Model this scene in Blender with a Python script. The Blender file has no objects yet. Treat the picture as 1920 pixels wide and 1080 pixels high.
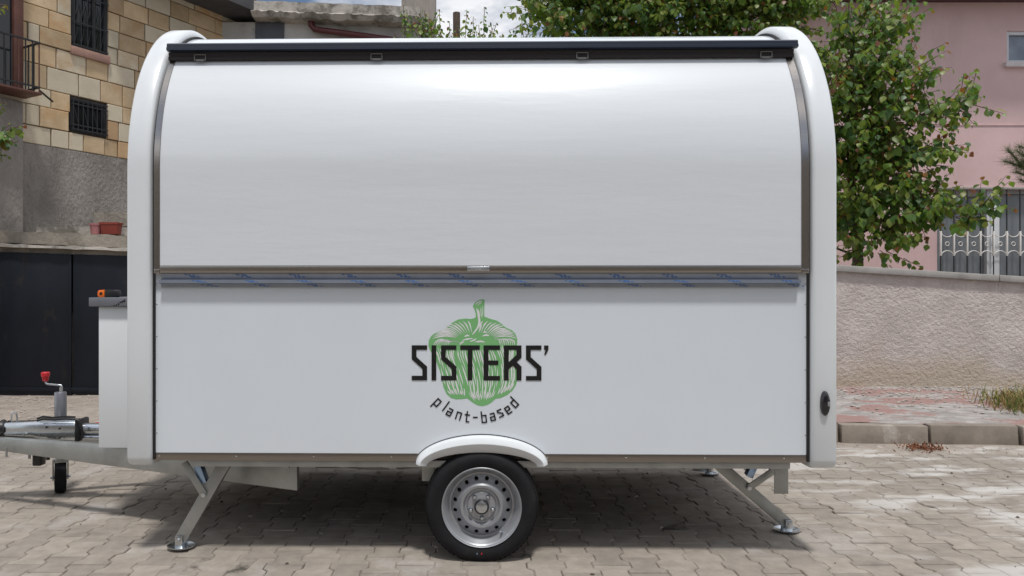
import bpy, bmesh, math, random
import numpy as np
from mathutils import Vector, Matrix
from mathutils.geometry import tessellate_polygon

R = math.radians
random.seed(7)
SC = bpy.context.scene
COL = SC.collection

# ------------------------------------------------------------------ camera
CAMZ, FPX, PX0, PY0 = 1.34, 1387.0, 878.0, 540.0
cam_d = bpy.data.cameras.new('camera')
cam_d.sensor_width = 36.0
cam_d.lens = 36.0 * FPX / 1920.0
cam_d.shift_x = (960.0 - PX0) / 1920.0
cam_d.shift_y = 0.0
cam_d.clip_start = 0.05
cam_d.clip_end = 1000.0
cam = bpy.data.objects.new('camera', cam_d)
cam.location = (0, 0, CAMZ)
cam.rotation_euler = (R(90), R(0.0), 0)
COL.objects.link(cam)
SC.camera = cam

# ------------------------------------------------------------------ sky, sun, exposure
SUN_EL, SUN_AZ = 69.5, 172.0      # azimuth: clockwise from +Y (away from the camera)
world = bpy.data.worlds.new('World')
SC.world = world
world.use_nodes = True
wn, wl = world.node_tree.nodes, world.node_tree.links
wn.clear()
w_out = wn.new('ShaderNodeOutputWorld')
w_bg = wn.new('ShaderNodeBackground')
w_sky = wn.new('ShaderNodeTexSky')
w_sky.sky_type = 'NISHITA'
w_sky.sun_disc = False
w_sky.sun_elevation = R(SUN_EL)
w_sky.sun_rotation = R(SUN_AZ)
w_sky.altitude = 900
w_sky.dust_density = 1.2
w_tc = wn.new('ShaderNodeTexCoord')
w_map = wn.new('ShaderNodeMapping')
w_map.inputs['Scale'].default_value = (1.0, 1.0, 2.2)
w_map.inputs['Location'].default_value = (-1.6, -1.61, -1.69)
w_no = wn.new('ShaderNodeTexNoise')
w_no.inputs['Scale'].default_value = 2.3
w_no.inputs['Detail'].default_value = 8
w_no.inputs['Roughness'].default_value = 0.58
w_no.inputs['Distortion'].default_value = 0.4
w_rp = wn.new('ShaderNodeValToRGB')
w_rp.color_ramp.elements[0].position = 0.38
w_rp.color_ramp.elements[1].position = 0.52
w_n2 = wn.new('ShaderNodeTexNoise')
w_n2.inputs['Scale'].default_value = 5.0
w_n2.inputs['Detail'].default_value = 6
w_r2 = wn.new('ShaderNodeValToRGB')
w_r2.color_ramp.elements[0].position = 0.28
w_r2.color_ramp.elements[0].color = (8.4, 8.7, 9.3, 1)
w_r2.color_ramp.elements[1].position = 0.58
w_r2.color_ramp.elements[1].color = (10.6, 10.7, 11.0, 1)
w_mx = wn.new('ShaderNodeMix')
w_mx.data_type = 'RGBA'
wl.new(w_tc.outputs['Generated'], w_map.inputs['Vector'])
wl.new(w_map.outputs['Vector'], w_no.inputs['Vector'])
wl.new(w_map.outputs['Vector'], w_n2.inputs['Vector'])
wl.new(w_no.outputs['Fac'], w_rp.inputs['Fac'])
wl.new(w_n2.outputs['Fac'], w_r2.inputs['Fac'])
wl.new(w_rp.outputs['Color'], w_mx.inputs[0])
wl.new(w_sky.outputs['Color'], w_mx.inputs[6])
wl.new(w_r2.outputs['Color'], w_mx.inputs[7])
wl.new(w_mx.outputs[2], w_bg.inputs['Color'])
w_bg.inputs['Strength'].default_value = 0.09
wl.new(w_bg.outputs['Background'], w_out.inputs['Surface'])

sun_d = bpy.data.lights.new('sun', 'SUN')
sun_d.energy = 2.65
sun_d.angle = R(6)
sun_d.color = (1.0, 0.965, 0.92)
sun = bpy.data.objects.new('sun', sun_d)
_el, _az = R(SUN_EL), R(SUN_AZ)
_sv = Vector((math.cos(_el) * math.sin(_az), math.cos(_el) * math.cos(_az), math.sin(_el)))
sun.rotation_euler = _sv.to_track_quat('Z', 'Y').to_euler()
sun.location = (0, -3, 12)
COL.objects.link(sun)

SC.view_settings.view_transform = 'Standard'
SC.view_settings.look = 'None'
SC.view_settings.exposure = 0.0
SC.view_settings.gamma = 1.0
SC.view_settings.use_curve_mapping = False
SC.render.engine = 'CYCLES'
SC.cycles.use_denoising = True
SC.cycles.max_bounces = 8

# ------------------------------------------------------------------ helpers
def at(px, py, d):
    """a place in the world seen at that point of the photograph, d metres away along the view axis"""
    return Vector(((px - PX0) * d / FPX, d, CAMZ + (PY0 - py) * d / FPX))

def tag(o, label=None, cat=None, group=None, kind=None):
    if label: o['label'] = label
    if cat: o['category'] = cat
    if group: o['group'] = group
    if kind: o['kind'] = kind
    return o

def empty(name, loc=(0, 0, 0), rz=0.0):
    o = bpy.data.objects.new(name, None)
    o.empty_display_size = 0.2
    COL.objects.link(o)
    o.location = loc
    o.rotation_euler = (0, 0, rz)
    return o

class MB:
    def __init__(self):
        self.v, self.f, self.m = [], [], []
    def add(self, vs, fs, mi=0):
        n = len(self.v)
        self.v += [tuple(p) for p in vs]
        self.f += [tuple(i + n for i in f) for f in fs]
        self.m += [mi] * len(fs)
        return self
    def box(self, x0, x1, y0, y1, z0, z1, mi=0):
        vs = [(x, y, z) for z in (z0, z1) for y in (y0, y1) for x in (x0, x1)]
        return self.add(vs, [(0, 2, 3, 1), (4, 5, 7, 6), (0, 1, 5, 4), (2, 6, 7, 3), (0, 4, 6, 2), (1, 3, 7, 5)], mi)
    def bar(self, p, q, w, h, up=(0, 0, 1), mi=0, w1=None, h1=None):
        p, q = Vector(p), Vector(q)
        d = (q - p).normalized()
        s = d.cross(Vector(up))
        if s.length < 1e-5: s = d.cross(Vector((0, 1, 0)))
        s.normalize(); u = s.cross(d).normalized()
        w1 = w if w1 is None else w1; h1 = h if h1 is None else h1
        vs = []
        for c, a, b in ((p, w, h), (q, w1, h1)):
            for i, j in ((-1, -1), (1, -1), (1, 1), (-1, 1)):
                vs.append(c + s * (i * a / 2) + u * (j * b / 2))
        return self.add(vs, [(0, 1, 2, 3), (7, 6, 5, 4), (0, 4, 5, 1), (1, 5, 6, 2), (2, 6, 7, 3), (3, 7, 4, 0)], mi)
    def tube(self, pts, r, n=10, mi=0, cap=True):
        pts = [Vector(p) for p in pts]
        k = len(pts)
        rs = r if isinstance(r, (list, tuple)) else [r] * k
        d0 = (pts[1] - pts[0]).normalized()
        ref = Vector((0, 0, 1)) if abs(d0.z) < 0.9 else Vector((1, 0, 0))
        vs, fs = [], []
        for i in range(k):
            d = (pts[min(i + 1, k - 1)] - pts[max(i - 1, 0)]).normalized()
            s = d.cross(ref)
            if s.length < 1e-4: s = d.cross(Vector((0, 1, 0)))
            s.normalize(); u = s.cross(d).normalized()
            ref = u
            for j in range(n):
                a = 2 * math.pi * j / n
                vs.append(pts[i] + (s * math.cos(a) + u * math.sin(a)) * rs[i])
        for i in range(k - 1):
            for j in range(n):
                a, b = i * n + j, i * n + (j + 1) % n
                fs.append((a, b, b + n, a + n))
        if cap:
            fs.append(tuple(reversed(range(n))))
            fs.append(tuple(range((k - 1) * n, k * n)))
        return self.add(vs, fs, mi)
    def lathe(self, prof, center, axis='y', n=48, mi=0, closed=False):
        """prof: (radius, position along the axis)"""
        c = Vector(center); vs, fs = [], []
        for r, t in prof:
            for j in range(n):
                a = 2 * math.pi * j / n
                ca, sa = r * math.cos(a), r * math.sin(a)
                vs.append(c + {'y': Vector((ca, t, sa)), 'x': Vector((t, ca, sa)), 'z': Vector((ca, sa, t))}[axis])
        k = len(prof)
        for i in range(k if closed else k - 1):
            for j in range(n):
                a, b = i * n + j, i * n + (j + 1) % n
                a2, b2 = ((i + 1) % k) * n + j, ((i + 1) % k) * n + (j + 1) % n
                fs.append((a, a2, b2, b))
        return self.add(vs, fs, mi)
    def prism(self, loops, fn0, fn1, mi=0):
        """a flat outline (with holes) given a thickness: fn0 and fn1 turn (u,v) into the two faces"""
        pts = [p for l in loops for p in l]
        tri = tessellate_polygon([[Vector((a, b, 0)) for a, b in l] for l in loops])
        n = len(pts)
        fs = [tuple(t) for t in tri] + [tuple(n + i for i in reversed(t)) for t in tri]
        o = 0
        for l in loops:
            for i in range(len(l)):
                a, b = o + i, o + (i + 1) % len(l)
                fs.append((a, b, b + n, a + n))
            o += len(l)
        return self.add([fn0(*p) for p in pts] + [fn1(*p) for p in pts], fs, mi)
    def build(self, name, mats, parent=None, bevel=0.0, seg=2, smooth=35, kind=None, loc=None, recalc=True):
        me = bpy.data.meshes.new(name)
        me.from_pydata(self.v, [], self.f)
        for i, mi in enumerate(self.m):
            if mi: me.polygons[i].material_index = mi
        if recalc or bevel:
            bm = bmesh.new(); bm.from_mesh(me)
            if recalc: bmesh.ops.recalc_face_normals(bm, faces=bm.faces)
            if bevel:
                es = [e for e in bm.edges if len(e.link_faces) == 2 and e.calc_face_angle(0) > R(25)]
                bmesh.ops.bevel(bm, geom=es, offset=bevel, segments=seg, affect='EDGES', clamp_overlap=True, profile=0.5)
            bm.to_mesh(me); bm.free()
        if smooth:
            me.polygons.foreach_set('use_smooth', [True] * len(me.polygons))
            me.set_sharp_from_angle(angle=R(smooth))
        for m in (mats if isinstance(mats, (list, tuple)) else [mats]):
            me.materials.append(m)
        o = bpy.data.objects.new(name, me)
        COL.objects.link(o)
        if parent is not None: o.parent = parent
        if loc is not None: o.location = loc
        if kind: o['kind'] = kind
        return o

def copy_part(o, parent, loc=None, rot=None, scale=None):
    c = o.copy(); COL.objects.link(c); c.parent = parent
    if loc is not None: c.location = loc
    if rot is not None: c.rotation_euler = rot
    if scale is not None: c.scale = scale
    return c

# ------------------------------------------------------------------ materials
MATS = {}
def mat(name, base, rough=0.6, metal=0.0, var=0.0, scale=4.0, bump=0.0, bscale=40.0, coat=0.0, alt=None,
        stain=None, sscale=1.2, slo=0.5, shi=0.65, rvar=0.0, rand=0.0, coords='Object', stretch=(1, 1, 1), spec=0.5, bdist=0.01, coatr=0.16):
    m = bpy.data.materials.new(name); m.use_nodes = True
    nt = m.node_tree; N, L = nt.nodes, nt.links
    b = N['Principled BSDF']
    b.inputs['Roughness'].default_value = rough
    b.inputs['Metallic'].default_value = metal
    b.inputs['Specular IOR Level'].default_value = spec
    b.inputs['Base Color'].default_value = (*base, 1)
    if coat:
        b.inputs['Coat Weight'].default_value = coat
        b.inputs['Coat Roughness'].default_value = coatr
    if coords == 'World':
        g = N.new('ShaderNodeNewGeometry'); vec = g.outputs['Position']
    else:
        t = N.new('ShaderNodeTexCoord'); vec = t.outputs['Object']
    mp = N.new('ShaderNodeMapping'); mp.inputs['Scale'].default_value = stretch
    L.new(vec, mp.inputs['Vector']); vec = mp.outputs['Vector']
    col = None
    if rand:
        oi = N.new('ShaderNodeObjectInfo')
        ad = N.new('ShaderNodeVectorMath'); ad.operation = 'ADD'
        mu = N.new('ShaderNodeMath'); mu.operation = 'MULTIPLY'; mu.inputs[1].default_value = 37.0
        L.new(oi.outputs['Random'], mu.inputs[0]); L.new(vec, ad.inputs[0]); L.new(mu.outputs[0], ad.inputs[1])
        if coords != 'World': vec = ad.outputs[0]
    if var or alt:
        n = N.new('ShaderNodeTexNoise'); n.inputs['Scale'].default_value = scale
        n.inputs['Detail'].default_value = 7; n.inputs['Roughness'].default_value = 0.62
        L.new(vec, n.inputs['Vector'])
        rp = N.new('ShaderNodeValToRGB')
        rp.color_ramp.elements[0].position = 0.3; rp.color_ramp.elements[1].position = 0.7
        a2 = alt or base
        rp.color_ramp.elements[0].color = (*[max(0, c * (1 - var)) for c in a2], 1)
        rp.color_ramp.elements[1].color = (*[min(1, c * (1 + var)) for c in base], 1)
        L.new(n.outputs['Fac'], rp.inputs['Fac']); col = rp.outputs['Color']
    if stain:
        n = N.new('ShaderNodeTexNoise'); n.inputs['Scale'].default_value = sscale
        n.inputs['Detail'].default_value = 9; n.inputs['Roughness'].default_value = 0.68
        L.new(vec, n.inputs['Vector'])
        rp = N.new('ShaderNodeValToRGB')
        rp.color_ramp.elements[0].position = slo; rp.color_ramp.elements[1].position = shi
        L.new(n.outputs['Fac'], rp.inputs['Fac'])
        mx = N.new('ShaderNodeMix'); mx.data_type = 'RGBA'
        L.new(rp.outputs['Color'], mx.inputs[0])
        if col: L.new(col, mx.inputs[6])
        else: mx.inputs[6].default_value = (*base, 1)
        mx.inputs[7].default_value = (*stain, 1)
        col = mx.outputs[2]
    if rand:
        mr = N.new('ShaderNodeMapRange'); mr.inputs['To Min'].default_value = 1 - rand; mr.inputs['To Max'].default_value = 1 + rand
        L.new(oi.outputs['Random'], mr.inputs['Value'])
        hv = N.new('ShaderNodeHueSaturation')
        L.new(mr.outputs['Result'], hv.inputs['Value'])
        if col: L.new(col, hv.inputs['Color'])
        else: hv.inputs['Color'].default_value = (*base, 1)
        col = hv.outputs['Color']
    if col: L.new(col, b.inputs['Base Color'])
    if rvar:
        n = N.new('ShaderNodeTexNoise'); n.inputs['Scale'].default_value = scale * 1.7; n.inputs['Detail'].default_value = 5
        L.new(vec, n.inputs['Vector'])
        mr = N.new('ShaderNodeMapRange')
        mr.inputs['To Min'].default_value = max(0.02, rough - rvar); mr.inputs['To Max'].default_value = rough + rvar
        L.new(n.outputs['Fac'], mr.inputs['Value']); L.new(mr.outputs['Result'], b.inputs['Roughness'])
    if bump:
        n = N.new('ShaderNodeTexNoise'); n.inputs['Scale'].default_value = bscale
        n.inputs['Detail'].default_value = 6; n.inputs['Roughness'].default_value = 0.65
        L.new(vec, n.inputs['Vector'])
        bp = N.new('ShaderNodeBump'); bp.inputs['Strength'].default_value = bump; bp.inputs['Distance'].default_value = bdist
        L.new(n.outputs['Fac'], bp.inputs['Height']); L.new(bp.outputs['Normal'], b.inputs['Normal'])
    MATS[name] = m
    return m

white_panel = mat('white_panel', (0.70, 0.752, 0.805), 0.24, coat=0.4, coatr=.08, var=0.03, scale=0.9, bump=0.04, bscale=1.3, bdist=0.03, rvar=0.08)
white_grp = mat('white_fibreglass', (0.71, 0.745, 0.77), 0.28, coat=0.35, bump=0.03, bscale=3.0, bdist=0.02, var=0.015)
white_gloss = mat('white_gloss', (0.685, 0.722, 0.755), 0.36, spec=.3, coat=0.5, coatr=.06, bump=0.06, bscale=1.6, bdist=0.05, stretch=(0.45, 1, 3.2), var=.02, scale=1.0, rvar=.06)
steel = mat('brushed_steel', (0.45, 0.42, 0.39), 0.24, 1.0, var=0.06, scale=30, stretch=(0.15, 1, 6), rvar=0.05)
trim_m = mat('bronze_steel_trim', (0.33, 0.30, 0.275), 0.3, 1.0, var=0.06, scale=30, stretch=(0.15, 1, 6))
galv = mat('galvanised_steel', (0.40, 0.415, 0.41), 0.42, 0.75, var=0.14, scale=9, rvar=0.1, bump=0.04, bscale=60, bdist=0.003)
grey_steel = mat('grey_steel', (0.27, 0.285, 0.31), 0.38, 0.7, var=0.1, scale=12)
zinc = mat('bright_zinc', (0.62, 0.66, 0.70), 0.26, 1.0, var=0.08, scale=14, rvar=0.08)
alu = mat('film_covered_aluminium', (0.34, 0.38, 0.45), 0.34, 0.85, var=0.08, scale=12)
navy = mat('anthracite_profile', (0.018, 0.024, 0.04), 0.3, var=0.1, coat=0.2)
dkprof = mat('dark_hinge_profile', (0.045, 0.042, 0.045), 0.38, 0.4)
hinge_m = mat('dull_hinge_steel', (0.22, 0.21, 0.20), 0.4, 0.8)
sheen_blue = mat('blue_sheen_and_tyre_mark', (0.36, 0.50, 0.72), 0.3, 0.9, var=.06, scale=14)  # bluish reflection on the leg nuts put into the metal colour; also tyre mark
rubber = mat('tyre_rubber', (0.011, 0.011, 0.013), 0.75, var=0.3, scale=9, stain=(0.03, 0.028, 0.026), sscale=6, slo=0.55, shi=0.8, bump=0.1, bscale=90, bdist=0.002, spec=0.25)
seal = mat('black_seal', (0.012, 0.011, 0.012), 0.6)
blackp = mat('black_plastic', (0.015, 0.015, 0.017), 0.4)
rim_m = mat('silver_wheel_paint', (0.37, 0.385, 0.41), 0.36, 0.55, var=0.05, scale=12, rvar=0.08)
red_p = mat('red_plastic', (0.55, 0.02, 0.03), 0.35)
orange_p = mat('orange_plastic', (0.85, 0.17, 0.015), 0.4)
logo_g = mat('green_print', (0.19, 0.46, 0.185), 0.35)
logo_w = mat('print_gap', (0.74, 0.75, 0.76), 0.28)
logo_k = mat('black_print', (0.008, 0.008, 0.009), 0.38)
blue_print = mat('blue_print', (0.045, 0.15, 0.42), 0.4)
ctop = mat('grey_worktop', (0.19, 0.20, 0.23), 0.38, 0.3, var=0.06, scale=8)
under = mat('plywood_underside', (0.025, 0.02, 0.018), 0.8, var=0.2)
lens_r = mat('lamp_lens', (0.012, 0.012, 0.016), 0.12, coat=0.5)

# ------------------------------------------------------------------ ground
road_m = mat('road_bed', (0.29, 0.255, 0.22), 0.95, var=0.3, scale=9.0, bump=0.5, bscale=60, stain=(0.08, 0.073, 0.06), sscale=3.2, slo=.5, shi=.6, coords='World')
paver_m = mat('concrete_paver', (0.292, 0.257, 0.220), 0.88, var=0.18, scale=11, bump=0.4, bscale=110, bdist=0.004,
              stain=(0.42, 0.395, 0.365), sscale=1.9, slo=0.55, shi=0.72, rand=0.13, coords='World')
dirt_m = mat('cement_dirt', (0.32, 0.275, 0.235), 0.95, var=0.2, scale=5, bump=0.7, bscale=34, bdist=0.02,
             stain=(0.45, 0.42, 0.38), sscale=1.6, slo=0.55, shi=0.7, coords='World')
walk_m = mat('worn_pavement', (0.36, 0.335, 0.32), 0.95, var=0.42, scale=9, bump=1.0, bscale=26, bdist=0.02,
             stain=(0.33, 0.205, 0.185), sscale=1.3, slo=0.53, shi=0.57, coords='World', stretch=(0.8, 1.5, 1))
kerb_m = mat('kerb_concrete', (0.25, 0.215, 0.18), 0.92, var=0.22, scale=5, bump=0.5, bscale=50, bdist=0.006,
             stain=(0.40, 0.37, 0.33), sscale=3.3, slo=0.6, shi=0.72, rand=0.1)

def splash(m, col, scale, lo, hi, x0, x1):
    """dried cement smears on the stones of the right-hand side"""
    nt = m.node_tree; N, L = nt.nodes, nt.links; b = N['Principled BSDF']
    src = b.inputs['Base Color'].links[0].from_socket
    g_ = N.new('ShaderNodeNewGeometry'); sx = N.new('ShaderNodeSeparateXYZ'); L.new(g_.outputs['Position'], sx.inputs[0])
    mp = N.new('ShaderNodeMapping'); mp.inputs['Scale'].default_value = (.8, 2.2, 1); L.new(g_.outputs['Position'], mp.inputs['Vector'])
    n = N.new('ShaderNodeTexNoise'); n.inputs['Scale'].default_value = scale; n.inputs['Detail'].default_value = 8; n.inputs['Roughness'].default_value = .6
    L.new(mp.outputs['Vector'], n.inputs['Vector'])
    r1 = N.new('ShaderNodeMapRange'); r1.inputs['From Min'].default_value = lo; r1.inputs['From Max'].default_value = hi; L.new(n.outputs['Fac'], r1.inputs['Value'])
    r2 = N.new('ShaderNodeMapRange'); r2.inputs['From Min'].default_value = x0; r2.inputs['From Max'].default_value = x1; L.new(sx.outputs['X'], r2.inputs['Value'])
    mu = N.new('ShaderNodeMath'); mu.operation = 'MULTIPLY'; L.new(r1.outputs['Result'], mu.inputs[0]); L.new(r2.outputs['Result'], mu.inputs[1])
    mx = N.new('ShaderNodeMix'); mx.data_type = 'RGBA'; L.new(mu.outputs[0], mx.inputs[0]); L.new(src, mx.inputs[6]); mx.inputs[7].default_value = (*col, 1)
    L.new(mx.outputs[2], b.inputs['Base Color'])
splash(paver_m, (.17, .15, .13), 1.1, .60, .74, -9, -8)
splash(paver_m, (.50, .48, .455), 1.7, .50, .60, 1.6, 2.8)
splash(dirt_m, (.50, .48, .45), 2.2, .54, .60, 2.2, 3.0)
g = MB(); g.add([(-70, -60, -0.0055), (70, -60, -0.0055), (70, 110, -0.0055), (-70, 110, -0.0055)], [(0, 1, 2, 3)])
road = tag(g.build('road', road_m, smooth=0), kind='structure')

# interlocking pavers: every column is half a stone out of step with its neighbours
PW, PL, PA = 0.158, 0.205, 0.014
def paver_outline(e):
    x, y, a = PW / 2, PL / 2, PA
    q = PL / 4
    k = 0.014
    r = [(x + a, -y), (x + a, -q - k), (x - a, -q + k), (x - a, q - k), (x + a, q + k), (x + a, y)]
    pts = r + [(-px, -py) for px, py in r]
    out = []
    n = len(pts)
    for i in range(n):
        p0, p1, p2 = Vector(pts[i - 1]), Vector(pts[i]), Vector(pts[(i + 1) % n])
        d1, d2 = (p1 - p0).normalized(), (p2 - p1).normalized()
        n1, n2 = Vector((-d1.y, d1.x)), Vector((-d2.y, d2.x))
        b = (n1 + n2); b = b / max(0.4, b.dot(n1))
        out.append(tuple(p1 + b * e))
    return out
o1, o2 = paver_outline(0.0017), paver_outline(0.0055)
o1 = [(x, math.copysign(PL / 2 - .0010, y) if abs(y) > PL * .4 else y) for x, y in o1]
o2 = [(x, math.copysign(PL / 2 - .0028, y) if abs(y) > PL * .4 else y) for x, y in o2]
npv = len(o1)
pv = [(x, y, -0.03) for x, y in o1] + [(x, y, -0.005) for x, y in o1] + [(x, y, 0.0) for x, y in o2]
pf = []
for i in range(npv):
    j = (i + 1) % npv
    pf += [(i, j, npv + j, npv + i), (npv + i, npv + j, 2 * npv + j, 2 * npv + i)]
pf.append(tuple(range(2 * npv, 3 * npv)))
cells = []
for i in range(-34, 42):
    for j in range(0, 24):
        x = i * PW + 0.06; y = 2.45 + j * PL + (PL / 2 if i % 2 else 0)
        if abs(x - 0.06) > 0.78 * y + 0.6: continue
        if y > 6.55: continue
        cells.append((x, y, random.gauss(0, 0.002), random.gauss(0, 0.011), random.gauss(0, 0.011), random.gauss(0, 0.008)))
def in_view(c):
    px = PX0 + c[0] * FPX / c[1]; py = PY0 + CAMZ * FPX / c[1]
    return -20 < px < 1940 and py < 1105
seen = sorted([c for c in cells if in_view(c)], key=lambda c: c[1])
near, rest = seen[:300], seen[300:] + [c for c in cells if not in_view(c)]
pm = MB().add(pv, pf)
p0 = None
for (x, y, dz, rx, ry, rz) in near:
    if p0 is None:
        p0 = pm.build('paver', paver_m, road, smooth=0)
        q = p0
    else:
        q = copy_part(p0, road)
    q.location = (x, y, dz); q.rotation_euler = (rx, ry, rz)
V, F = [], []
pva = np.array(pv)
for (x, y, dz, rx, ry, rz) in rest:
    n0 = len(V) * len(pv)
    M3 = np.array(Matrix.Rotation(rz, 3, 'Z') @ Matrix.Rotation(ry, 3, 'Y') @ Matrix.Rotation(rx, 3, 'X'))
    V.append(pva @ M3.T + np.array((x, y, dz)))
    F += [tuple(k + n0 for k in f) for f in pf]
me = bpy.data.meshes.new('paving'); me.from_pydata(np.concatenate(V).tolist(), [], F); me.materials.append(paver_m)
po = bpy.data.objects.new('paving', me); COL.objects.link(po); po.parent = road; po['kind'] = 'stuff'

def sheet(name, x0, x1, y0f, y1f, zf, m, nx=60, ny=24, kind='structure', parent=None):
    b = MB(); vs, fs = [], []
    for i in range(nx + 1):
        x = x0 + (x1 - x0) * i / nx
        ya, yb = y0f(x), y1f(x)
        for j in range(ny + 1):
            y = ya + (yb - ya) * j / ny
            vs.append((x, y, zf(x, y)))
    for i in range(nx):
        for j in range(ny):
            a = i * (ny + 1) + j
            fs.append((a, a + ny + 1, a + ny + 2, a + 1))
    b.add(vs, fs)
    return b.build(name, m, parent, smooth=60, kind=kind)

def wob(x, s=0.0):
    return 0.5 * math.sin(1.7 * x + s) + 0.3 * math.sin(4.1 * x + 2 * s) + 0.2 * math.sin(9.3 * x + 3 * s)
def kerb_y(x): return 6.37 - (x - 3.22) * 0.085
sheet('verge', -12, 14, lambda x: 6.0 + 0.12 * wob(x) - (0.10 if x > 2 else 0.0), lambda x: 9.3 if x < 0.2 else kerb_y(x) + 0.02,
      lambda x, y: 0.006 + 0.004 * wob(x * 2 + y, 1.0) + (0.012 if y > 7 else 0) - 0.022 * max(0.0, 1 - (y - 5.85) / .16), dirt_m, 120, 20)
sheet('far_ground', -40, 40, lambda x: 9.31, lambda x: 70.0, lambda x, y: 0.0, dirt_m, 4, 4)
# pavement behind the kerb
sheet('pavement', 0.3, 14, lambda x: kerb_y(x) + 0.12, lambda x: 8.75, lambda x, y: 0.158 + 0.03 * (y - 6.4) + 0.008 * wob(x * 3 + y * 2), walk_m, 140, 40)
kx = 3.22 - 0.735 * 4
kerb_root = empty('kerb', (kx, 6.5, 0)); tag(kerb_root, kind='structure')
for i in range(14):
    xa, xb = kx + i * 0.735, kx + (i + 1) * 0.735
    b = MB()
    L_ = 0.735 - 0.022
    b.add([(0, 0, -0.05), (L_, 0, -0.05), (L_, 0.13, -0.05), (0, 0.13, -0.05),
           (0, 0.018, 0.168), (L_, 0.018, 0.168), (L_, 0.13, 0.168), (0, 0.13, 0.168)],
          [(0, 3, 2, 1), (4, 5, 6, 7), (0, 1, 5, 4), (1, 2, 6, 5), (2, 3, 7, 6), (3, 0, 4, 7)])
    o = b.build('kerb_stone', kerb_m, kerb_root, bevel=0.012)
    o.location = (xa - kx + random.uniform(-.003, .003), kerb_y(xa) - 6.5 + random.uniform(-.008, .008), random.uniform(-.007, .004))
    o.rotation_euler = (random.gauss(0, .01), random.gauss(0, .004), -0.085 + random.gauss(0, .006))

# ------------------------------------------------------------------ trailer
TR = empty('food_trailer', (0.063, 3.65, 0), R(-1.0))
tag(TR, 'white curved-roof food trailer with closed serving hatch and green pepper logo', 'trailer')
XL, XR = -1.628, 1.604            # between the end caps
ZB, ZC, EA, EB, HW = 0.49, 1.92, 0.72, 0.865, 0.9

def profile(off=0.0, n=22, zb=ZB):
    """front foot up over the roof to the rear foot, (y,z)"""
    pts = [(-off, zb), (-off, 1.1), (-off, 1.5)]
    for i in range(n + 1):
        t = math.pi / 2 * i / n
        pts.append((EA - (EA + off) * math.cos(t), ZC + (EB + off * (1.4 if off > .001 else 1)) * math.sin(t)))
    back = [(2 * HW - y, z) for y, z in reversed(pts)]
    return pts + back

def shell(name, prof, secs, m, cap0=True, cap1=True, bottom=True):
    pass

b = MB()
pr = profile(0.0)
n = len(pr)
# shell without the lower front panel: starts behind the hatch
ps = [(0.012, 1.30)] + [p for p in pr[2:n - 1]] + [(2 * HW, ZB)]
b.add([(XL - .03, y, z) for y, z in ps] + [(XR + .03, y, z) for y, z in ps],
      [(i, i + 1, i + 1 + len(ps), i + len(ps)) for i in range(len(ps) - 1)])
b.build('body_shell', white_panel, TR, smooth=40)
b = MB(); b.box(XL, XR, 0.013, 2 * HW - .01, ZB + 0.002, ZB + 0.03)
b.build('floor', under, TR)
# lower front panel with its wheel arch cut out
def arch(t, hw, top, foot):
    """superellipse arch: t from 0 (left foot) to 1 (right foot)"""
    a = math.pi * (1 - t)
    c, s = math.cos(a), math.sin(a)
    p = 2.0 / 1.9
    return (hw * math.copysign(abs(c) ** p, c), foot + (top - foot) * abs(s) ** p)
NA = 28
outl = [(XL, 1.425), (XL, ZB)] + [arch(i / NA, 0.285, 0.60, ZB) for i in range(NA + 1)] + [(XR, ZB), (XR, 1.425)]
b = MB(); b.prism([outl], lambda u, v: (u, 0.0, v), lambda u, v: (u, 0.012, v))
b.build('lower_panel', white_panel, TR, smooth=30)
# wheel housing
b = MB()
arp = [arch(i / NA, 0.284, 0.60, ZB - .02) for i in range(NA + 1)]
b.add([(x, 0.012, z) for x, z in arp] + [(x, 0.26, z) for x, z in arp], [(i, i + 1, i + NA + 2, i + NA + 1) for i in range(NA)] + [tuple(range(NA + 1, 2 * NA + 2))])
b.build('wheel_housing', blackp, TR)

# end caps
def end_cap(side):
    xi = XL if side < 0 else XR
    w = 0.122 if side < 0 else 0.125
    secs = [(0.0, -0.004), (0.003, 0.018), (0.010, 0.030), (0.022, 0.036), (w - 0.016, 0.036), (w - 0.006, 0.032), (w - 0.001, 0.022), (w, 0.004)]
    b = MB()
    k = None
    for dx, off in secs:
        pts = profile(off, 26, ZB)
        m_ = len(pts)
        # rounded foot
        zf = 0.468 - off * 0.35
        r = 0.05
        foot_r = [(2 * HW + off, zf + r), (2 * HW + off - r * .3, zf + r * .3), (2 * HW + off - r, zf)]
        foot_f = [(-off + r, zf), (-off + r * .3, zf + r * .3), (-off, zf + r)]
        loop = pts[1:m_ - 1] + foot_r + foot_f
        if k is None: k = len(loop)
        b.v += [(xi + side * dx, y, z) for y, z in loop]
    ns = len(secs)
    for s in range(ns - 1):
        for i in range(k):
            j = (i + 1) % k
            b.f.append((s * k + i, s * k + j, (s + 1) * k + j, (s + 1) * k + i)); b.m.append(0)
    b.f.append(tuple(range(k))); b.m.append(0)
    b.f.append(tuple(range((ns - 1) * k, ns * k))); b.m.append(0)
    o = b.build('end_cap', white_grp, TR, smooth=50)
    return o
capL, capR = end_cap(-1), end_cap(1)
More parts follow.
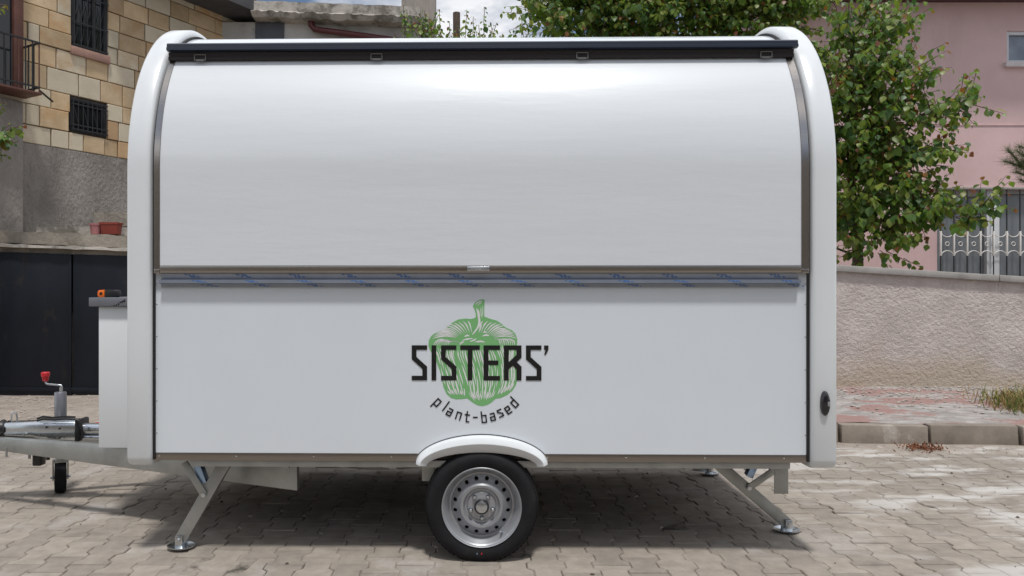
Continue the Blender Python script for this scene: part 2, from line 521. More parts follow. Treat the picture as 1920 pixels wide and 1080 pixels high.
# black seals between shell and caps
for xs, sg in ((XL, 1), (XR, -1)):
    b = MB()
    a1, a2 = profile(0.004), profile(0.010)
    vs = []
    for x in (xs + sg * 0.0005, xs + sg * 0.0115):
        vs += [(x, y, z) for y, z in a2]
    b.add(vs, [(i, i + 1, i + 1 + n, i + n) for i in range(n - 1)])
    vs = [(xs + sg * 0.0115, y, z) for y, z in a2] + [(xs + sg * 0.0115, y, z) for y, z in profile(-0.004)]
    b.add(vs, [(i, i + 1, i + 1 + n, i + n) for i in range(n - 1)])
    b.build('edge_seal', seal, TR, smooth=40)

# hatch: a curved panel in a steel frame
def prof_range(z0, z1, off, n=40):
    pts = []
    for i in range(n + 1):
        z = z0 + (z1 - z0) * i / n
        if z <= ZC: pts.append((-off, z, -1.0, 0.0))
        else:
            s = min(1.0, (z - ZC) / EB); c = math.sqrt(1 - s * s)
            y = EA - EA * c
            nx, nz = -c / EA, s / EB
            l = math.hypot(nx, nz); nx /= l; nz /= l
            pts.append((y + nx * off, z + nz * off, nx, nz))
    return pts
def ribbon(name, z0, z1, x0, x1, o0, o1, m, parent, n=40, nx=1, bevel=0, smooth=40):
    a, c = prof_range(z0, z1, o1, n), prof_range(z0, z1, o0, n)
    b = MB(); vs = []
    xs = [x0 + (x1 - x0) * i / nx for i in range(nx + 1)]
    for x in xs:
        vs += [(x, p[0], p[1]) for p in a]
    base = len(vs)
    for x in (x0, x1):
        vs += [(x, p[0], p[1]) for p in c]
    k = n + 1
    fs = []
    for s in range(nx):
        for i in range(n):
            fs.append((s * k + i, s * k + i + 1, (s + 1) * k + i + 1, (s + 1) * k + i))
    for i in range(n):
        fs.append((base + i, base + k + i, base + k + i + 1, base + i + 1))
        fs.append((i, base + i, base + i + 1, i + 1))
        fs.append((nx * k + i, nx * k + i + 1, base + k + i + 1, base + k + i))
    fs.append(tuple(s * k for s in range(nx + 1)) + (base + k, base))
    fs.append(tuple(reversed([s * k + n for s in range(nx + 1)])) + (base + n, base + k + n))
    b.add(vs, fs)
    return b.build(name, m, parent, smooth=smooth, bevel=bevel)
HX0, HX1, HZ0, HZ1 = XL + 0.016, XR - 0.013, 1.414, 2.520
hatch = ribbon('serving_hatch', HZ0 + 0.038, HZ1 - 0.004, HX0 + 0.029, HX1 - 0.036, 0.004, 0.030, white_gloss, TR)
tag(hatch, 'glossy white curved serving hatch')
ribbon('hatch_frame', HZ0 + .02, HZ1, HX0, HX0 + 0.028, 0.003, 0.034, steel, hatch)
ribbon('hatch_frame', HZ0 + .02, HZ1, HX1 - 0.035, HX1, 0.003, 0.034, steel, hatch)
b = MB(); b.box(HX0 + .0285, HX1 - .0355, -0.034, -0.003, HZ0, HZ0 + 0.0375); b.build('hatch_frame', steel, hatch, bevel=0.003)
for x0_, x1_ in ((HX0, HX0 + .028), (HX1 - .035, HX1)):
    b = MB(); b.box(x0_, x1_, -0.0345, -0.003, HZ0 - .002, HZ0 + .0195); b.build('frame_corner', steel, hatch, bevel=0.002)
ribbon('edge_trim', HZ1 - 0.0035, HZ1 + 0.006, HX0 + .0285, HX1 - .0355, 0.003, 0.033, steel, hatch, n=3)
b = MB()
hx = (897 - 902) / 380
b.box(hx - .055, hx + .055, -0.046, -0.034, 1.421, 1.446); b.build('hatch_handle', zinc, hatch, bevel=0.005)
b = MB(); b.box(hx - .045, hx + .045, -0.052, -0.047, 1.427, 1.433); b.build('handle_lip', steel, hatch, bevel=0.002)

# anthracite gutter over the hatch and the hinge profile under it
gut = MB()
gp = [(0.112, 2.560), (0.112, 2.573), (0.118, 2.576), (0.118, 2.592), (0.130, 2.600), (0.28, 2.606), (0.28, 2.585), (0.130, 2.556)]
gx0, gx1 = -1.613, 1.603
gut.prism([gp], lambda u, v: (gx0, u, v), lambda u, v: (gx1, u, v))
gutter = gut.build('rain_gutter', navy, TR, smooth=20)
hp = MB()
hp.prism([[(0.142, 2.516), (0.138, 2.532), (0.146, 2.534), (0.141, 2.556), (0.27, 2.585), (0.22, 2.516)]],
         lambda u, v: (XL + .014, u, v), lambda u, v: (XR - .012, u, v))
hp.build('hinge_profile', dkprof, TR, smooth=20)
for px in (373, 706, 1091, 1432):
    x = (px - 902) / 366
    b = MB()
    b.tube([(x - .028, .131, 2.510), (x - .028, .129, 2.540), (x + .028, .129, 2.540), (x + .028, .131, 2.510)], .003, 6)
    b.box(x - .022, x + .022, 0.130, 0.136, 2.508, 2.517)
    b.build('hinge', hinge_m, TR)

# folded serving shelf still under its printed film
sp = [(0.002, 1.4115), (-0.013, 1.4115), (-0.006, 1.384), (-0.036, 1.380), (-0.038, 1.364), (-0.012, 1.360), (-0.010, 1.343), (0.002, 1.343)]
sx0, sx1 = (304 - 902) / 377, (1496 - 902) / 383
b = MB(); b.prism([sp], lambda u, v: (sx0, u, v), lambda u, v: (sx1, u, v))
shelf = b.build('folding_shelf', alu, TR, smooth=15)
tag(shelf, 'folded metal shelf under blue printed protective film')
rp_ = random.Random(3)
facets = [((-0.0133, 1.410), (-0.0068, 1.386)), ((-0.0362, 1.3795), (-0.0382, 1.3645)), ((-0.0122, 1.3595), (-0.0104, 1.3440))]
for i in range(12):
    px = 343 + i * 99.6
    b = MB()
    for fi, (pa, pb) in enumerate(facets):
        for r in range(2):
            for c in range(3):
                t0 = (r + 0.15 + 0.12 * c) / 2.6; t1 = t0 + 0.22 + 0.08 * rp_.random()
                xx = (px + fi * 17 + r * 8 + c * 7.0 + rp_.uniform(-2, 2) - 902) / 380
                wd = rp_.uniform(.010, .015)
                sl = 0.005
                def pt(t, x): return (x, pa[0] + (pb[0] - pa[0]) * t - 0.0006, pa[1] + (pb[1] - pa[1]) * t)
                b.add([pt(t0, xx), pt(t0, xx + wd), pt(t1, xx + wd + sl), pt(t1, xx + sl)], [(0, 1, 2, 3)])
    b.build('film_print', blue_print, shelf, smooth=0, kind='stuff')

# steel trim, rivets
b = MB(); b.box(XL + .004, -0.292, -0.006, -0.0005, 0.485, 0.523); b.build('bottom_trim', trim_m, TR, bevel=0.001)
b = MB(); b.box(0.292, XR - .004, -0.006, -0.0005, 0.485, 0.523); b.build('bottom_trim', trim_m, TR, bevel=0.001)
sm = MB(); sm.lathe([(0.0, -0.002), (0.002, -0.0018), (0.0032, -0.0009), (0.0036, 0.0)], (0, 0, 0), 'y', 10)
s0 = sm.build('screw', galv, TR); s0.location = (XL + .03, -0.006, 0.505)
for x in [XL + .03 + .385 * i for i in range(1, 9)]:
    if abs(x) > .31: copy_part(s0, TR, (x, -0.006, 0.505))
for z in (0.62, 0.78, 0.94, 1.10, 1.26, 1.36):
    for x in (XL + .017, XR - .017): copy_part(s0, TR, (x, 0.0, z))
for x in [sx0 + .02 + .39 * i for i in range(9)]:
    copy_part(s0, TR, (x, -0.0105, 1.351))

# mudguard over the wheel
fsec = [(0.000, 0.001), (0.003, -0.022), (0.008, -0.034), (0.034, -0.050), (0.039, -0.051), (0.043, -0.049), (0.084, -0.030), (0.088, -0.026), (0.088, 0.03)]
b = MB(); K = len(fsec); NF = 40
def fen(t, s):
    d, y = s
    fr = d / 0.088
    hw = 0.326 - 0.055 * fr; top = 0.616 - 0.082 * fr; foot = 0.478 - 0.012 * fr
    x, z = arch(t, hw, top, foot)
    return (x + 0.003, y, z)
for i in range(NF + 1):
    b.v += [fen(i / NF, s) for s in fsec]
for i in range(NF):
    for j in range(K - 1):
        b.f.append((i * K + j, i * K + j + 1, (i + 1) * K + j + 1, (i + 1) * K + j)); b.m.append(0)
b.f += [tuple(range(K)), tuple(range(NF * K, NF * K + K))]; b.m += [0, 0]
mud = b.build('mudguard', white_grp, TR, smooth=24)
b = MB()
for i in range(NF + 1):
    x, z = arch(i / NF, 0.330, 0.620, 0.478); x2, z2 = arch(i / NF, 0.3255, 0.6155, 0.478)
    b.v += [(x + .003, -0.002, z), (x2 + .003, -0.003, z2)]
for i in range(NF):
    b.f.append((2 * i, 2 * i + 1, 2 * i + 3, 2 * i + 2)); b.m.append(0)
b.build('mudguard_seal', seal, mud, smooth=0)

# wheels
def make_wheel(y0, outward, name='road_wheel', holes=True):
    RO, WZ = 0.279, 0.266
    root = empty(name, (0.003, y0, WZ)); root.parent = TR
    s = outward      # -1: outer face towards -y
    prof = [(0.193, 0.020), (0.199, 0.006), (0.214, 0.000), (0.236, -0.004), (0.254, 0.000), (0.266, 0.012), (0.273, 0.028), (0.2785, 0.042),
            (0.279, 0.070), (0.279, 0.14), (0.273, 0.168), (0.254, 0.190), (0.214, 0.19), (0.196, 0.17)]
    b = MB(); b.lathe([(r, -s * t) for r, t in prof], (0, 0, 0), 'y', 96)
    b.v = [(x, y, max(z, -WZ + 0.001)) for x, y, z in b.v]
    tyre = b.build('tyre', rubber, root, smooth=40)
    if outward < 0:
        for dx, c_ in ((0.0, red_p), (-.022, sheen_blue)):
            b = MB(); b.box(dx - .0025, dx + .0025, -.0065, -.0035, -.226, -.218); b.build('paint_mark', c_, tyre)
    # tread blocks on the shoulder
    b = MB()
    for k in range(72):
        a = 2 * math.pi * k / 72
        ca, sa = math.cos(a), math.sin(a)
        if sa < -0.94: continue
        for r0, r1, t0, t1, da in ((0.273, 0.2812, 0.022, 0.060, 0.030), (0.277, 0.2818, 0.066, 0.118, 0.034)):
            vs = []
            for (r, t) in ((r0, t0), (r0, t1), (r1, t1), (r1 - (0.006 if t0 < .03 else 0), t0)):
                for d in (-da, da):
                    aa = a + d
                    vs.append((r * math.cos(aa), -s * t, r * math.sin(aa)))
            b.add(vs, [(0, 1, 3, 2), (2, 3, 5, 4), (4, 5, 7, 6), (6, 7, 1, 0), (0, 2, 4, 6), (1, 7, 5, 3)])
    b.build('tread', rubber, tyre, smooth=0, kind='stuff')
    prim = [(0.1965, 0.016), (0.1970, 0.004), (0.1945, 0.001), (0.190, 0.004), (0.189, 0.014), (0.181, 0.022), (0.177, 0.034), (0.170, 0.040), (0.1665, 0.052), (0.160, 0.060), (0.152, 0.062), (0.152, 0.16)]
    b = MB(); b.lathe([(r, -s * t) for r, t in prim], (0, 0, 0), 'y', 96)
    rim = b.build('rim', rim_m, root, smooth=35)
    # pressed disc with sixteen holes
    def relief(r):
        ks = [(0.036, 0.030), (0.060, 0.036), (0.066, 0.036), (0.074, 0.044), (0.083, 0.043), (0.092, 0.026), (0.104, 0.024), (0.114, 0.036), (0.122, 0.046), (0.142, 0.060), (0.152, 0.066)]
        for (r0, t0), (r1, t1) in zip(ks, ks[1:]):
            if r <= r1: return t0 + (t1 - t0) * max(0, (r - r0) / (r1 - r0))
        return ks[-1][1]
    b = MB()
    NS = 16
    rr = [0.036, 0.05, 0.060, 0.066, 0.074, 0.083, 0.092, 0.098, 0.104, 0.112]
    b.lathe([(r, -s * relief(r)) for r in rr], (0, 0, 0), 'y', NS * 6)
    ra, rb, rc = 0.112, 0.153, 0.1335
    hr = 0.0102
    for k in range(NS):
        ac = 2 * math.pi * (k + .5) / NS; hw = math.pi / NS
        ring = []
        m_ = 24
        # walk round the sector (polar rectangle) and the hole together
        per = []
        for q in range(m_):
            t = 2 * math.pi * q / m_
            c, s_ = math.cos(t), math.sin(t)
            g_ = max(abs(c), abs(s_))
            u, v = c / g_, s_ / g_
            per.append((ac + hw * u, rc + (rb - rc) * v if v > 0 else rc + (rc - ra) * v, ac + hr / rc * c, rc + hr * s_))
        vs = [(r * math.cos(a), -s * relief(r), r * math.sin(a)) for a, r, _, _ in per]
        vs += [(r * math.cos(a), -s * relief(r), r * math.sin(a)) for _, _, a, r in per]
        vs += [(r * math.cos(a), -s * (relief(r) + .012), r * math.sin(a)) for _, _, a, r in per]
        fs = [(q, (q + 1) % m_, m_ + (q + 1) % m_, m_ + q) for q in range(m_)]
        fs += [(m_ + q, m_ + (q + 1) % m_, 2 * m_ + (q + 1) % m_, 2 * m_ + q) for q in range(m_)]
        b.add(vs, fs)
    b.build('wheel_disc', rim_m, root, smooth=40, recalc=False)
    b = MB(); b.lathe([(0.155, -s * 0.085), (0.0, -s * 0.085)], (0, 0, 0), 'y', 32); b.build('brake_drum', blackp, root)
    b = MB(); b.lathe([(0.037, -s * 0.034), (0.0365, -s * 0.016), (0.032, -s * 0.013), (0.031, -s * 0.02)], (0, 0, 0), 'y', 32); b.build('hub_ring', blackp, root)
    b = MB(); b.lathe([(0.0315, -s * 0.03), (0.0305, -s * 0.012), (0.027, -s * 0.006), (0.018, -s * 0.003), (0.0, -s * 0.002)], (0, 0, 0), 'y', 32); b.build('hub_cap', zinc, root)
    for k in range(5):
        a = R(90 + 38 + 72 * k)
        b = MB()
        cx, cz = 0.0565 * math.cos(a), 0.0565 * math.sin(a)
        b.lathe([(0.012, -s * 0.036), (0.011, -s * 0.030)], (cx, 0, cz), 'y', 16)
        b.lathe([(0.0095, -s * 0.034), (0.009, -s * 0.018), (0.007, -s * 0.015), (0.0, -s * 0.015)], (cx, 0, cz), 'y', 6)
        b.build('wheel_bolt', zinc, root, smooth=30)
    b = MB(); av = R(-52)
    b.tube([(0.165 * math.cos(av), -s * .05, 0.165 * math.sin(av)), (0.158 * math.cos(av), -s * .025, 0.158 * math.sin(av)), (0.150 * math.cos(av), -s * .012, 0.150 * math.sin(av))], [0.006, 0.005, 0.004], 8)
    b.build('valve', zinc, root)
    return root
make_wheel(-0.038, -1)
make_wheel(2 * HW - 0.02, 1)
b = MB(); b.box(-.045, .045, .14, 2 * HW - .14, .23, .31); b.build('axle', galv, TR)
b = MB(); b.box(-.30, -.235, .10, .16, .36, .46); b.build('axle_bracket', galv, TR)

# chassis
b = MB(); b.box(-1.45, 1.52, 0.014, 0.06, 0.450, 0.4840); b.build('chassis_rail', galv, TR, bevel=.002)
b = MB(); b.box(-1.40, 1.52, 2 * HW - .10, 2 * HW - .055, 0.440, 0.487); b.build('chassis_rail', galv, TR, bevel=.002)
for x in (-1.0, -.45, .5, 1.05, 1.48):
    b = MB(); b.box(x - .02, x + .02, .105, 2 * HW - .105, 0.42, 0.459); b.build('cross_member', galv, TR)

b = MB(); b.box(XL + .02, XR - .02, 2 * HW - .052, 2 * HW - .03, 0.17, 0.486); b.build('shade_valance', blackp, TR)  # unseen far-side valance, added to keep light out from under the floor
YC = 0.93
def rail(sgn):
    def P(x, dy, z): return (x, YC + sgn * dy, z)
    # plan: from the coupling out to the side of the chassis
    st = [(-3.35, 0.05, 0.345, 0.412), (-2.95, 0.09, 0.338, 0.418), (-2.2, 0.34, 0.318, 0.432), (-1.4, 0.62, 0.302, 0.438), (-0.95, 0.775, 0.292, 0.438)]
    t = 0.045
    b = MB()
    for x, dy, z0, z1 in st:
        b.v += [P(x, dy, z0), P(x, dy, z1), P(x, dy - t, z1), P(x, dy - t, z0)]
    for i in range(len(st) - 1):
        for j in range(4):
            k = (j + 1) % 4
            b.f.append((4 * i + j, 4 * i + k, 4 * i + 4 + k, 4 * i + 4 + j)); b.m.append(0)
    b.f += [(0, 1, 2, 3), tuple(4 * (len(st) - 1) + j for j in range(4))]; b.m += [0, 0]
    return b.build('drawbar', galv, TR, bevel=.003)
rail(-1); rail(1)
def loc_at(px, py, d):
    """the same for a point of the trailer, in the trailer's own frame"""
    w = at(px, py, d) - Vector((0.063, 3.65, 0))
    c, s = math.cos(R(1)), math.sin(R(1))
    return Vector((w.x * c - w.y * s, w.x * s + w.y * c, w.z))
# bolts and the black block hanging under the drawbar
for px, w_, y0, y1, m_ in ((12, 4, 845, 857, galv), (55, 5, 850, 860, galv), (90, 7, 855, 862, blackp)):
    a = loc_at(px, y0, 4.48); c = loc_at(px, y1, 4.48)
    b = MB(); b.tube([(a.x, a.y + .0, a.z + .02), (c.x, c.y, c.z)], w_ / 2 * 4.48 / FPX, 8); b.build('bolt', m_, TR)
a = loc_at(60, 850, 4.5); c = loc_at(76, 874, 4.5)
b = MB(); b.box(a.x, c.x, a.y, a.y + .06, c.z, a.z + .02); b.build('plug_holder', blackp, TR, bevel=.006)

# overrun coupling
c0, c1 = loc_at(8, 805, 4.6), loc_at(146, 805, 4.6)
b = MB()
secs = [(0.0, .040, .040, .0), (0.02, .046, .044, .0), (.38, .050, .050, .002), (.52, .060, .062, -.002), (0.97, .062, .070, -.008), (1.0, .058, .066, -.008)]
ns = 20
for t, rw, rh, dz in secs:
    cx = c0.x + (c1.x - c0.x) * t
    for j in range(ns):
        an = 2 * math.pi * j / ns
        cc, ss = math.cos(an), math.sin(an)
        ex = 0.6
        b.v.append((cx, YC + rw * math.copysign(abs(cc) ** ex, cc), c0.z + dz + rh * math.copysign(abs(ss) ** ex, ss)))
for i in range(len(secs) - 1):
    for j in range(ns):
        k = (j + 1) % ns
        b.f.append((i * ns + j, i * ns + k, (i + 1) * ns + k, (i + 1) * ns + j)); b.m.append(0)
b.f += [tuple(range(ns)), tuple(range((len(secs) - 1) * ns, len(secs) * ns))]; b.m += [0, 0]
coup = b.build('coupling', zinc, TR, smooth=40)
b = MB(); b.box(c1.x - .002, c1.x + .028, YC - .066, YC + .066, c0.z - .072, c0.z + .066); b.build('end_plate', blackp, coup, bevel=.012)
b = MB()
b.lathe([(r_, t_) for r_, t_ in [(0.03, -.20), (.048, -.19), (.036, -.17), (.05, -.15), (.036, -.13), (.052, -.11), (.038, -.09), (.054, -.07), (.04, -.05), (.056, -.03), (.042, -.01), (.05, .012)]], (c0.x, YC, c0.z), 'x', 24)
b.build('rubber_bellows', blackp, coup, smooth=60)
b = MB(); b.tube([(c0.x - .20, YC, c0.z), (c0.x - .45, YC, c0.z)], .026, 16); b.lathe([(0, -.62), (.03, -.60), (.04, -.55), (.045, -.48), (.03, -.43)], (c0.x, YC, c0.z), 'x', 16); b.build('coupling_head', zinc, coup, smooth=50)
for t_, dz in ((.80, .012), (.80, -.045), (.62, .02), (.30, -.03)):
    b = MB(); cx = c0.x + (c1.x - c0.x) * t_
    b.lathe([(.006, -.050), (.006, -.068), (.0, -.069)], (cx, YC, c0.z + dz), 'y', 8); b.build('coupling_bolt', blackp if t_ != .3 else galv, coup)
b = MB()
e0 = loc_at(21, 790, 4.6)
b.tube([(e0.x - .018, YC, e0.z - .02), (e0.x - .018, YC, e0.z + .035), (e0.x - .006, YC, e0.z + .052), (e0.x + .012, YC, e0.z + .048), (e0.x + .018, YC, e0.z + .02), (e0.x + .018, YC, e0.z - .02)], .005, 8)
b.build('shackle', zinc, coup)
# shiny damper tube and rod behind the coupling, running under the front box
b = MB(); b.tube([(c1.x + .02, YC, c0.z + .0), (c1.x + .35, YC, c0.z - .0)], .036, 18); b.tube([(c1.x + .02, YC - .01, c0.z - .052), (c1.x + .4, YC - .01, c0.z - .056)], .018, 12); b.build('damper_tube', zinc, coup, smooth=50)
cw = [loc_at(px, py, 4.55) for px, py in ((70, 789), (82, 785), (100, 787), (120, 785), (142, 786), (152, 792), (154, 806), (155, 822))]
b = MB(); b.tube(cw, .007, 8); b.tube([p + Vector((-.02, .03, .008)) for p in cw[:5]], .006, 8); b.build('black_cable', blackp, coup, smooth=60)
cw = [loc_at(px, py, 4.7) for px, py in ((148, 802), (160, 797), (172, 795), (190, 792))]
b = MB(); b.tube(cw, .005, 8); b.build('red_cable', red_p, coup, smooth=60)

# jockey wheel
j0 = loc_at(113.5, 735, 4.86)
jk = empty('jockey_wheel', (j0.x, j0.y, 0)); jk.parent = TR
b = MB(); b.tube([(0, 0, .36), (0, 0, .50), (0, 0, j0.z - .004), (0, 0, j0.z)], [.036, .0365, .0365, .034], 24); b.build('tube', grey_steel, jk, smooth=40)
b = MB(); b.tube([(0, 0, .21), (0, 0, .37)], .029, 20); b.build('inner_tube', galv, jk)
b = MB()
zt = j0.z
b.tube([(0.004, 0, zt - .01), (0.004, 0, zt + .034)], .010, 12)
b.tube([(.008, 0, zt + .034), (0.004, 0, zt + .044), (-.02, 0, zt + .046), (-.085, 0, zt + .052), (-.097, 0, zt + .058), (-.100, 0, zt + .075), (-.100, 0, zt + .10)], .0065, 10)
b.build('crank', zinc, jk, smooth=50)
b = MB(); b.lathe([(0, .070), (.014, .070), (.019, .078), (.021, .100), (.026, .104), (.027, .126), (.022, .131), (0, .131)], (-.100, 0, zt), 'z', 18); b.build('crank_knob', red_p, jk, smooth=30)
b = MB()
for sx in (-1, 1):
    b.box(sx * .043 - .004, sx * .043 + .004, -.03, .03, .085, .20)
b.box(-.047, .047, -.032, .032, .197, .212)
b.build('fork', galv, jk, bevel=.002).rotation_euler = (0, 0, R(29))
b = MB(); b.lathe([(.05, -.034), (.092, -.034), (.099, -.026), (.100, 0), (.099, .026), (.092, .034), (.05, .034)], (0, 0, .1), 'x', 32)
b.v = [(x, y, max(z, .001)) for x, y, z in b.v]
b.build('castor', rubber, jk, smooth=50).rotation_euler = (0, 0, R(29))
b = MB(); b.lathe([(0, -.036), (.05, -.036), (.05, .036), (0, .036)], (0, 0, .1), 'x', 20); b.build('castor_hub', blackp, jk).rotation_euler = (0, 0, R(29))
b = MB(); b.tube([(-.058, 0, .1), (.058, 0, .1)], .009, 8); b.build('castor_axle', zinc, jk).rotation_euler = (0, 0, R(29))
b = MB(); b.box(-.05, .05, -.07, .05, .40, .44); b.build('clamp', galv, jk, bevel=.004)

# corner legs
def leg(px_foot, py_foot, d, px_top, brace, tiepx, far=False):
    f = loc_at(px_foot, py_foot, d); t = loc_at(px_top, 866, d)
    f.z = 0.012
    y = f.y
    root = empty('corner_leg', (f.x, y, 0)); root.parent = TR
    dx, dz = t.x - f.x, t.z - 0.05
    b = MB(); b.bar((0, 0, .05), (dx, 0, t.z), .062, .046, up=(0, 1, 0)); b.build('strut', galv, root, bevel=.003)
    s = 1 if dx > 0 else -1
    kx, kz = dx * .56, .05 + (t.z - .05) * .60
    b = MB(); b.bar((kx, -.032, kz), (kx - s * brace, -.032, t.z + .005), .036, .010, up=(0, 1, 0)); b.build('brace', galv, root, bevel=.002)
    b = MB(); b.bar((kx - s * .01, .004, kz + .055), (kx - s * .045, -.004, t.z + .005), .036, .05, up=(0, 1, 0)); b.build('spindle_nut', sheen_blue, root, bevel=.002)
    b = MB(); b.lathe([(.012, -.028), (.012, -.046), (0, -.047)], (kx, 0, kz), 'y', 8); b.build('pivot_bolt', zinc, root)
    # dished foot plate and clevis
    b = MB(); nn = 20
    for r_, z_ in ((.0, .008), (.045, .008), (.068, .018), (.072, .020), (.068, .013), (.045, .002), (0, .002)):
        b.v += [(r_ * 1.0 * math.cos(2 * math.pi * q / nn), r_ * .8 * math.sin(2 * math.pi * q / nn), z_) for q in range(nn)]
    for i in range(6):
        for q in range(nn):
            q2 = (q + 1) % nn
            b.f.append((i * nn + q, i * nn + q2, (i + 1) * nn + q2, (i + 1) * nn + q)); b.m.append(0)
    b.build('foot_plate', zinc, root, smooth=40)
    b = MB(); b.box(-.019, .019, -.036, -.030, .008, .075); b.build('clevis', zinc, root, bevel=.003)
    b = MB(); b.box(-.019, .019, .030, .036, .008, .075); b.build('clevis', zinc, root, bevel=.003)
    b = MB(); b.lathe([(.010, .046), (.010, -.046), (0, -.047)], (0, 0, .056), 'y', 8); b.build('clevis_bolt', zinc, root)
    return root
leg(340, 1030, 3.80, 424, .10, 0)
leg(1475, 995, 4.06, 1342, .20, 0)
leg(420, 880, 5.3, 480, .12, 0)
leg(1330, 880, 5.3, 1250, .14, 0)
b = MB(); a = loc_at(1452, 872, 3.9); c = loc_at(1478, 926, 3.9)
b.box(a.x, c.x, a.y, a.y + .006, c.z, a.z + .03); b.build('mounting_plate', galv, TR, bevel=.001)
cwp = [loc_at(px, py, 3.78) for px, py in ((615, 873), (650, 876), (690, 880), (735, 880), (775, 877), (805, 874))]
b = MB(); b.tube(cwp, .004, 6); b.build('brake_cable', galv, TR, smooth=60)

# box on the drawbar with grey worktop
bx0, bx1 = loc_at(178, 0, 4.16).x, XL - .10
by0 = 0.51; by1 = 2 * HW - by0
bzb, bzt = 1.34 - 303 * 4.16 / FPX, 1.34 - 35 * 4.16 / FPX
b = MB(); b.box(bx0, bx1, by0, by1, bzb, bzt); b.build('front_box', white_grp, TR, bevel=.006)
b = MB(); b.box(bx0 - .04, bx1, by0 - .03, by1 + .03, bzt + .001, bzt + .051); wt = b.build('worktop', ctop, TR, bevel=.003)
b = MB()
for (u0, v0, u1, v1) in ((640, 595, 690, 597), (715, 560, 730, 600), (735, 590, 720, 560), (760, 530, 790, 560), (790, 560, 765, 580), (800, 490, 830, 520), (835, 500, 815, 530), (860, 470, 870, 530), (870, 500, 900, 480), (890, 460, 935, 500), (935, 420, 940, 495)):
    s_ = 1 / 13.714
    pa = loc_at(160 + u0 * s_, 530 + v0 * s_, 4.13); pb = loc_at(160 + u1 * s_, 530 + v1 * s_, 4.13)
    yy = by0 - .0306
    dv = Vector((pb.x - pa.x, 0, pb.z - pa.z)); nv = Vector((-dv.z, 0, dv.x)).normalized() * .0028
    if pa.z > bzt + .049 or pb.z < bzt: continue
    b.add([(pa.x - nv.x, yy, pa.z - nv.z), (pb.x - nv.x, yy, pb.z - nv.z), (pb.x + nv.x, yy, pb.z + nv.z), (pa.x + nv.x, yy, pa.z + nv.z)], [(0, 1, 2, 3)])
b.build('film_print', logo_k, wt, smooth=0, kind='stuff')

# side marker lamp on the right cap
lp = loc_at(1543, 755, 3.60)
ml = empty('marker_lamp', (lp.x, -.036, lp.z)); ml.parent = TR
b = MB(); nn = 28
for sx, dy in ((1, 0.001), (1, -.012), (.9, -.020), (.6, -.025), (0, -.026)):
    b.v += [(.0215 * sx * math.cos(2 * math.pi * q / nn), dy, .060 * sx * math.sin(2 * math.pi * q / nn)) for q in range(nn)]
for i in range(4):
    for q in range(nn):
        q2 = (q + 1) % nn
        b.f.append((i * nn + q, i * nn + q2, (i + 1) * nn + q2, (i + 1) * nn + q)); b.m.append(0)
b.build('lamp_housing', lens_r, ml, smooth=45)
b = MB(); b.box(.004, .016, -.0285, -.022, -.012, .010); b.build('reflector', rim_m, ml, bevel=.002)
b = MB(); b.box(-.0195, -.010, -.0235, -.014, -.008, .008); b.build('lamp_clip', blackp, ml, bevel=.001)

# ------------------------------------------------------------------ lettering and pepper on the panel
def lg(zx, zy): return (zx / 1368.0 - 0.4263, 1.34 - zy / 1368.0)
def S_(o): return [[(115 + o, 387), (219 + o, 387), (219 + o, 417), (147 + o, 417), (147 + o, 466), (219 + o, 531), (219 + o, 623), (115 + o, 623), (115 + o, 593), (187 + o, 593), (187 + o, 546), (115 + o, 481)]]
glyphs = [S_(0), [[(249, 387), (281, 387), (281, 623), (249, 623)]], S_(198),
          [[(443, 387), (575, 387), (575, 417), (525, 417), (525, 623), (493, 623), (493, 417), (443, 417)]],
          [[(600, 387), (711, 387), (711, 417), (633, 417), (633, 489), (700, 489), (700, 519), (633, 519), (633, 593), (711, 593), (711, 623), (600, 623)]],
          [[(737, 387), (856, 387), (856, 468), (824, 499), (856, 531), (856, 623), (822, 623), (822, 547), (797, 524), (770, 547), (770, 623), (737, 623)],
           [(770, 417), (822, 417), (822, 451), (770, 500)]],
          S_(771),
          [[(1008, 387), (1037, 387), (1037, 415), (1020, 449), (1008, 449), (1019, 417), (1008, 417)]]]
def face(y0):
    def f(u, v):
        x, z = lg(u, v)
        return (x, y0, z)
    return f
for gl in glyphs:
    b = MB(); b.prism(gl, face(-0.0030), face(-0.0016)); b.build('letter', logo_k, TR, smooth=0)
# "plant-based": stroke letters, (x, y up) in units of x-height, on a curved baseline
W_ = 0.62
SG = {'p': [[(0, -.55), (0, 1), (W_, 1), (W_, 0), (0, 0)]], 'l': [[(.3, 0), (.3, 1.6)]],
      'a': [[(.08, 1), (W_, 1), (W_, 0), (0, 0), (0, .52), (W_, .52)]], 'n': [[(0, 0), (0, 1), (W_, 1), (W_, 0)]],
      't': [[(.2, 1.45), (.2, 0), (.55, 0)], [(-.05, 1), (.55, 1)]], '-': [[(.05, .42), (.55, .42)]],
      'b': [[(0, 1.55), (0, 0), (W_, 0), (W_, 1), (0, 1)]], 's': [[(W_, 1), (.05, 1), (.05, .72), (W_, .34), (W_, 0), (0, 0)]],
      'e': [[(W_, 0), (0, 0), (0, 1), (W_, 1), (W_, .48), (0, .48)]], 'd': [[(W_, 1.6), (W_, 0), (0, 0), (0, 1), (W_, 1)]]}
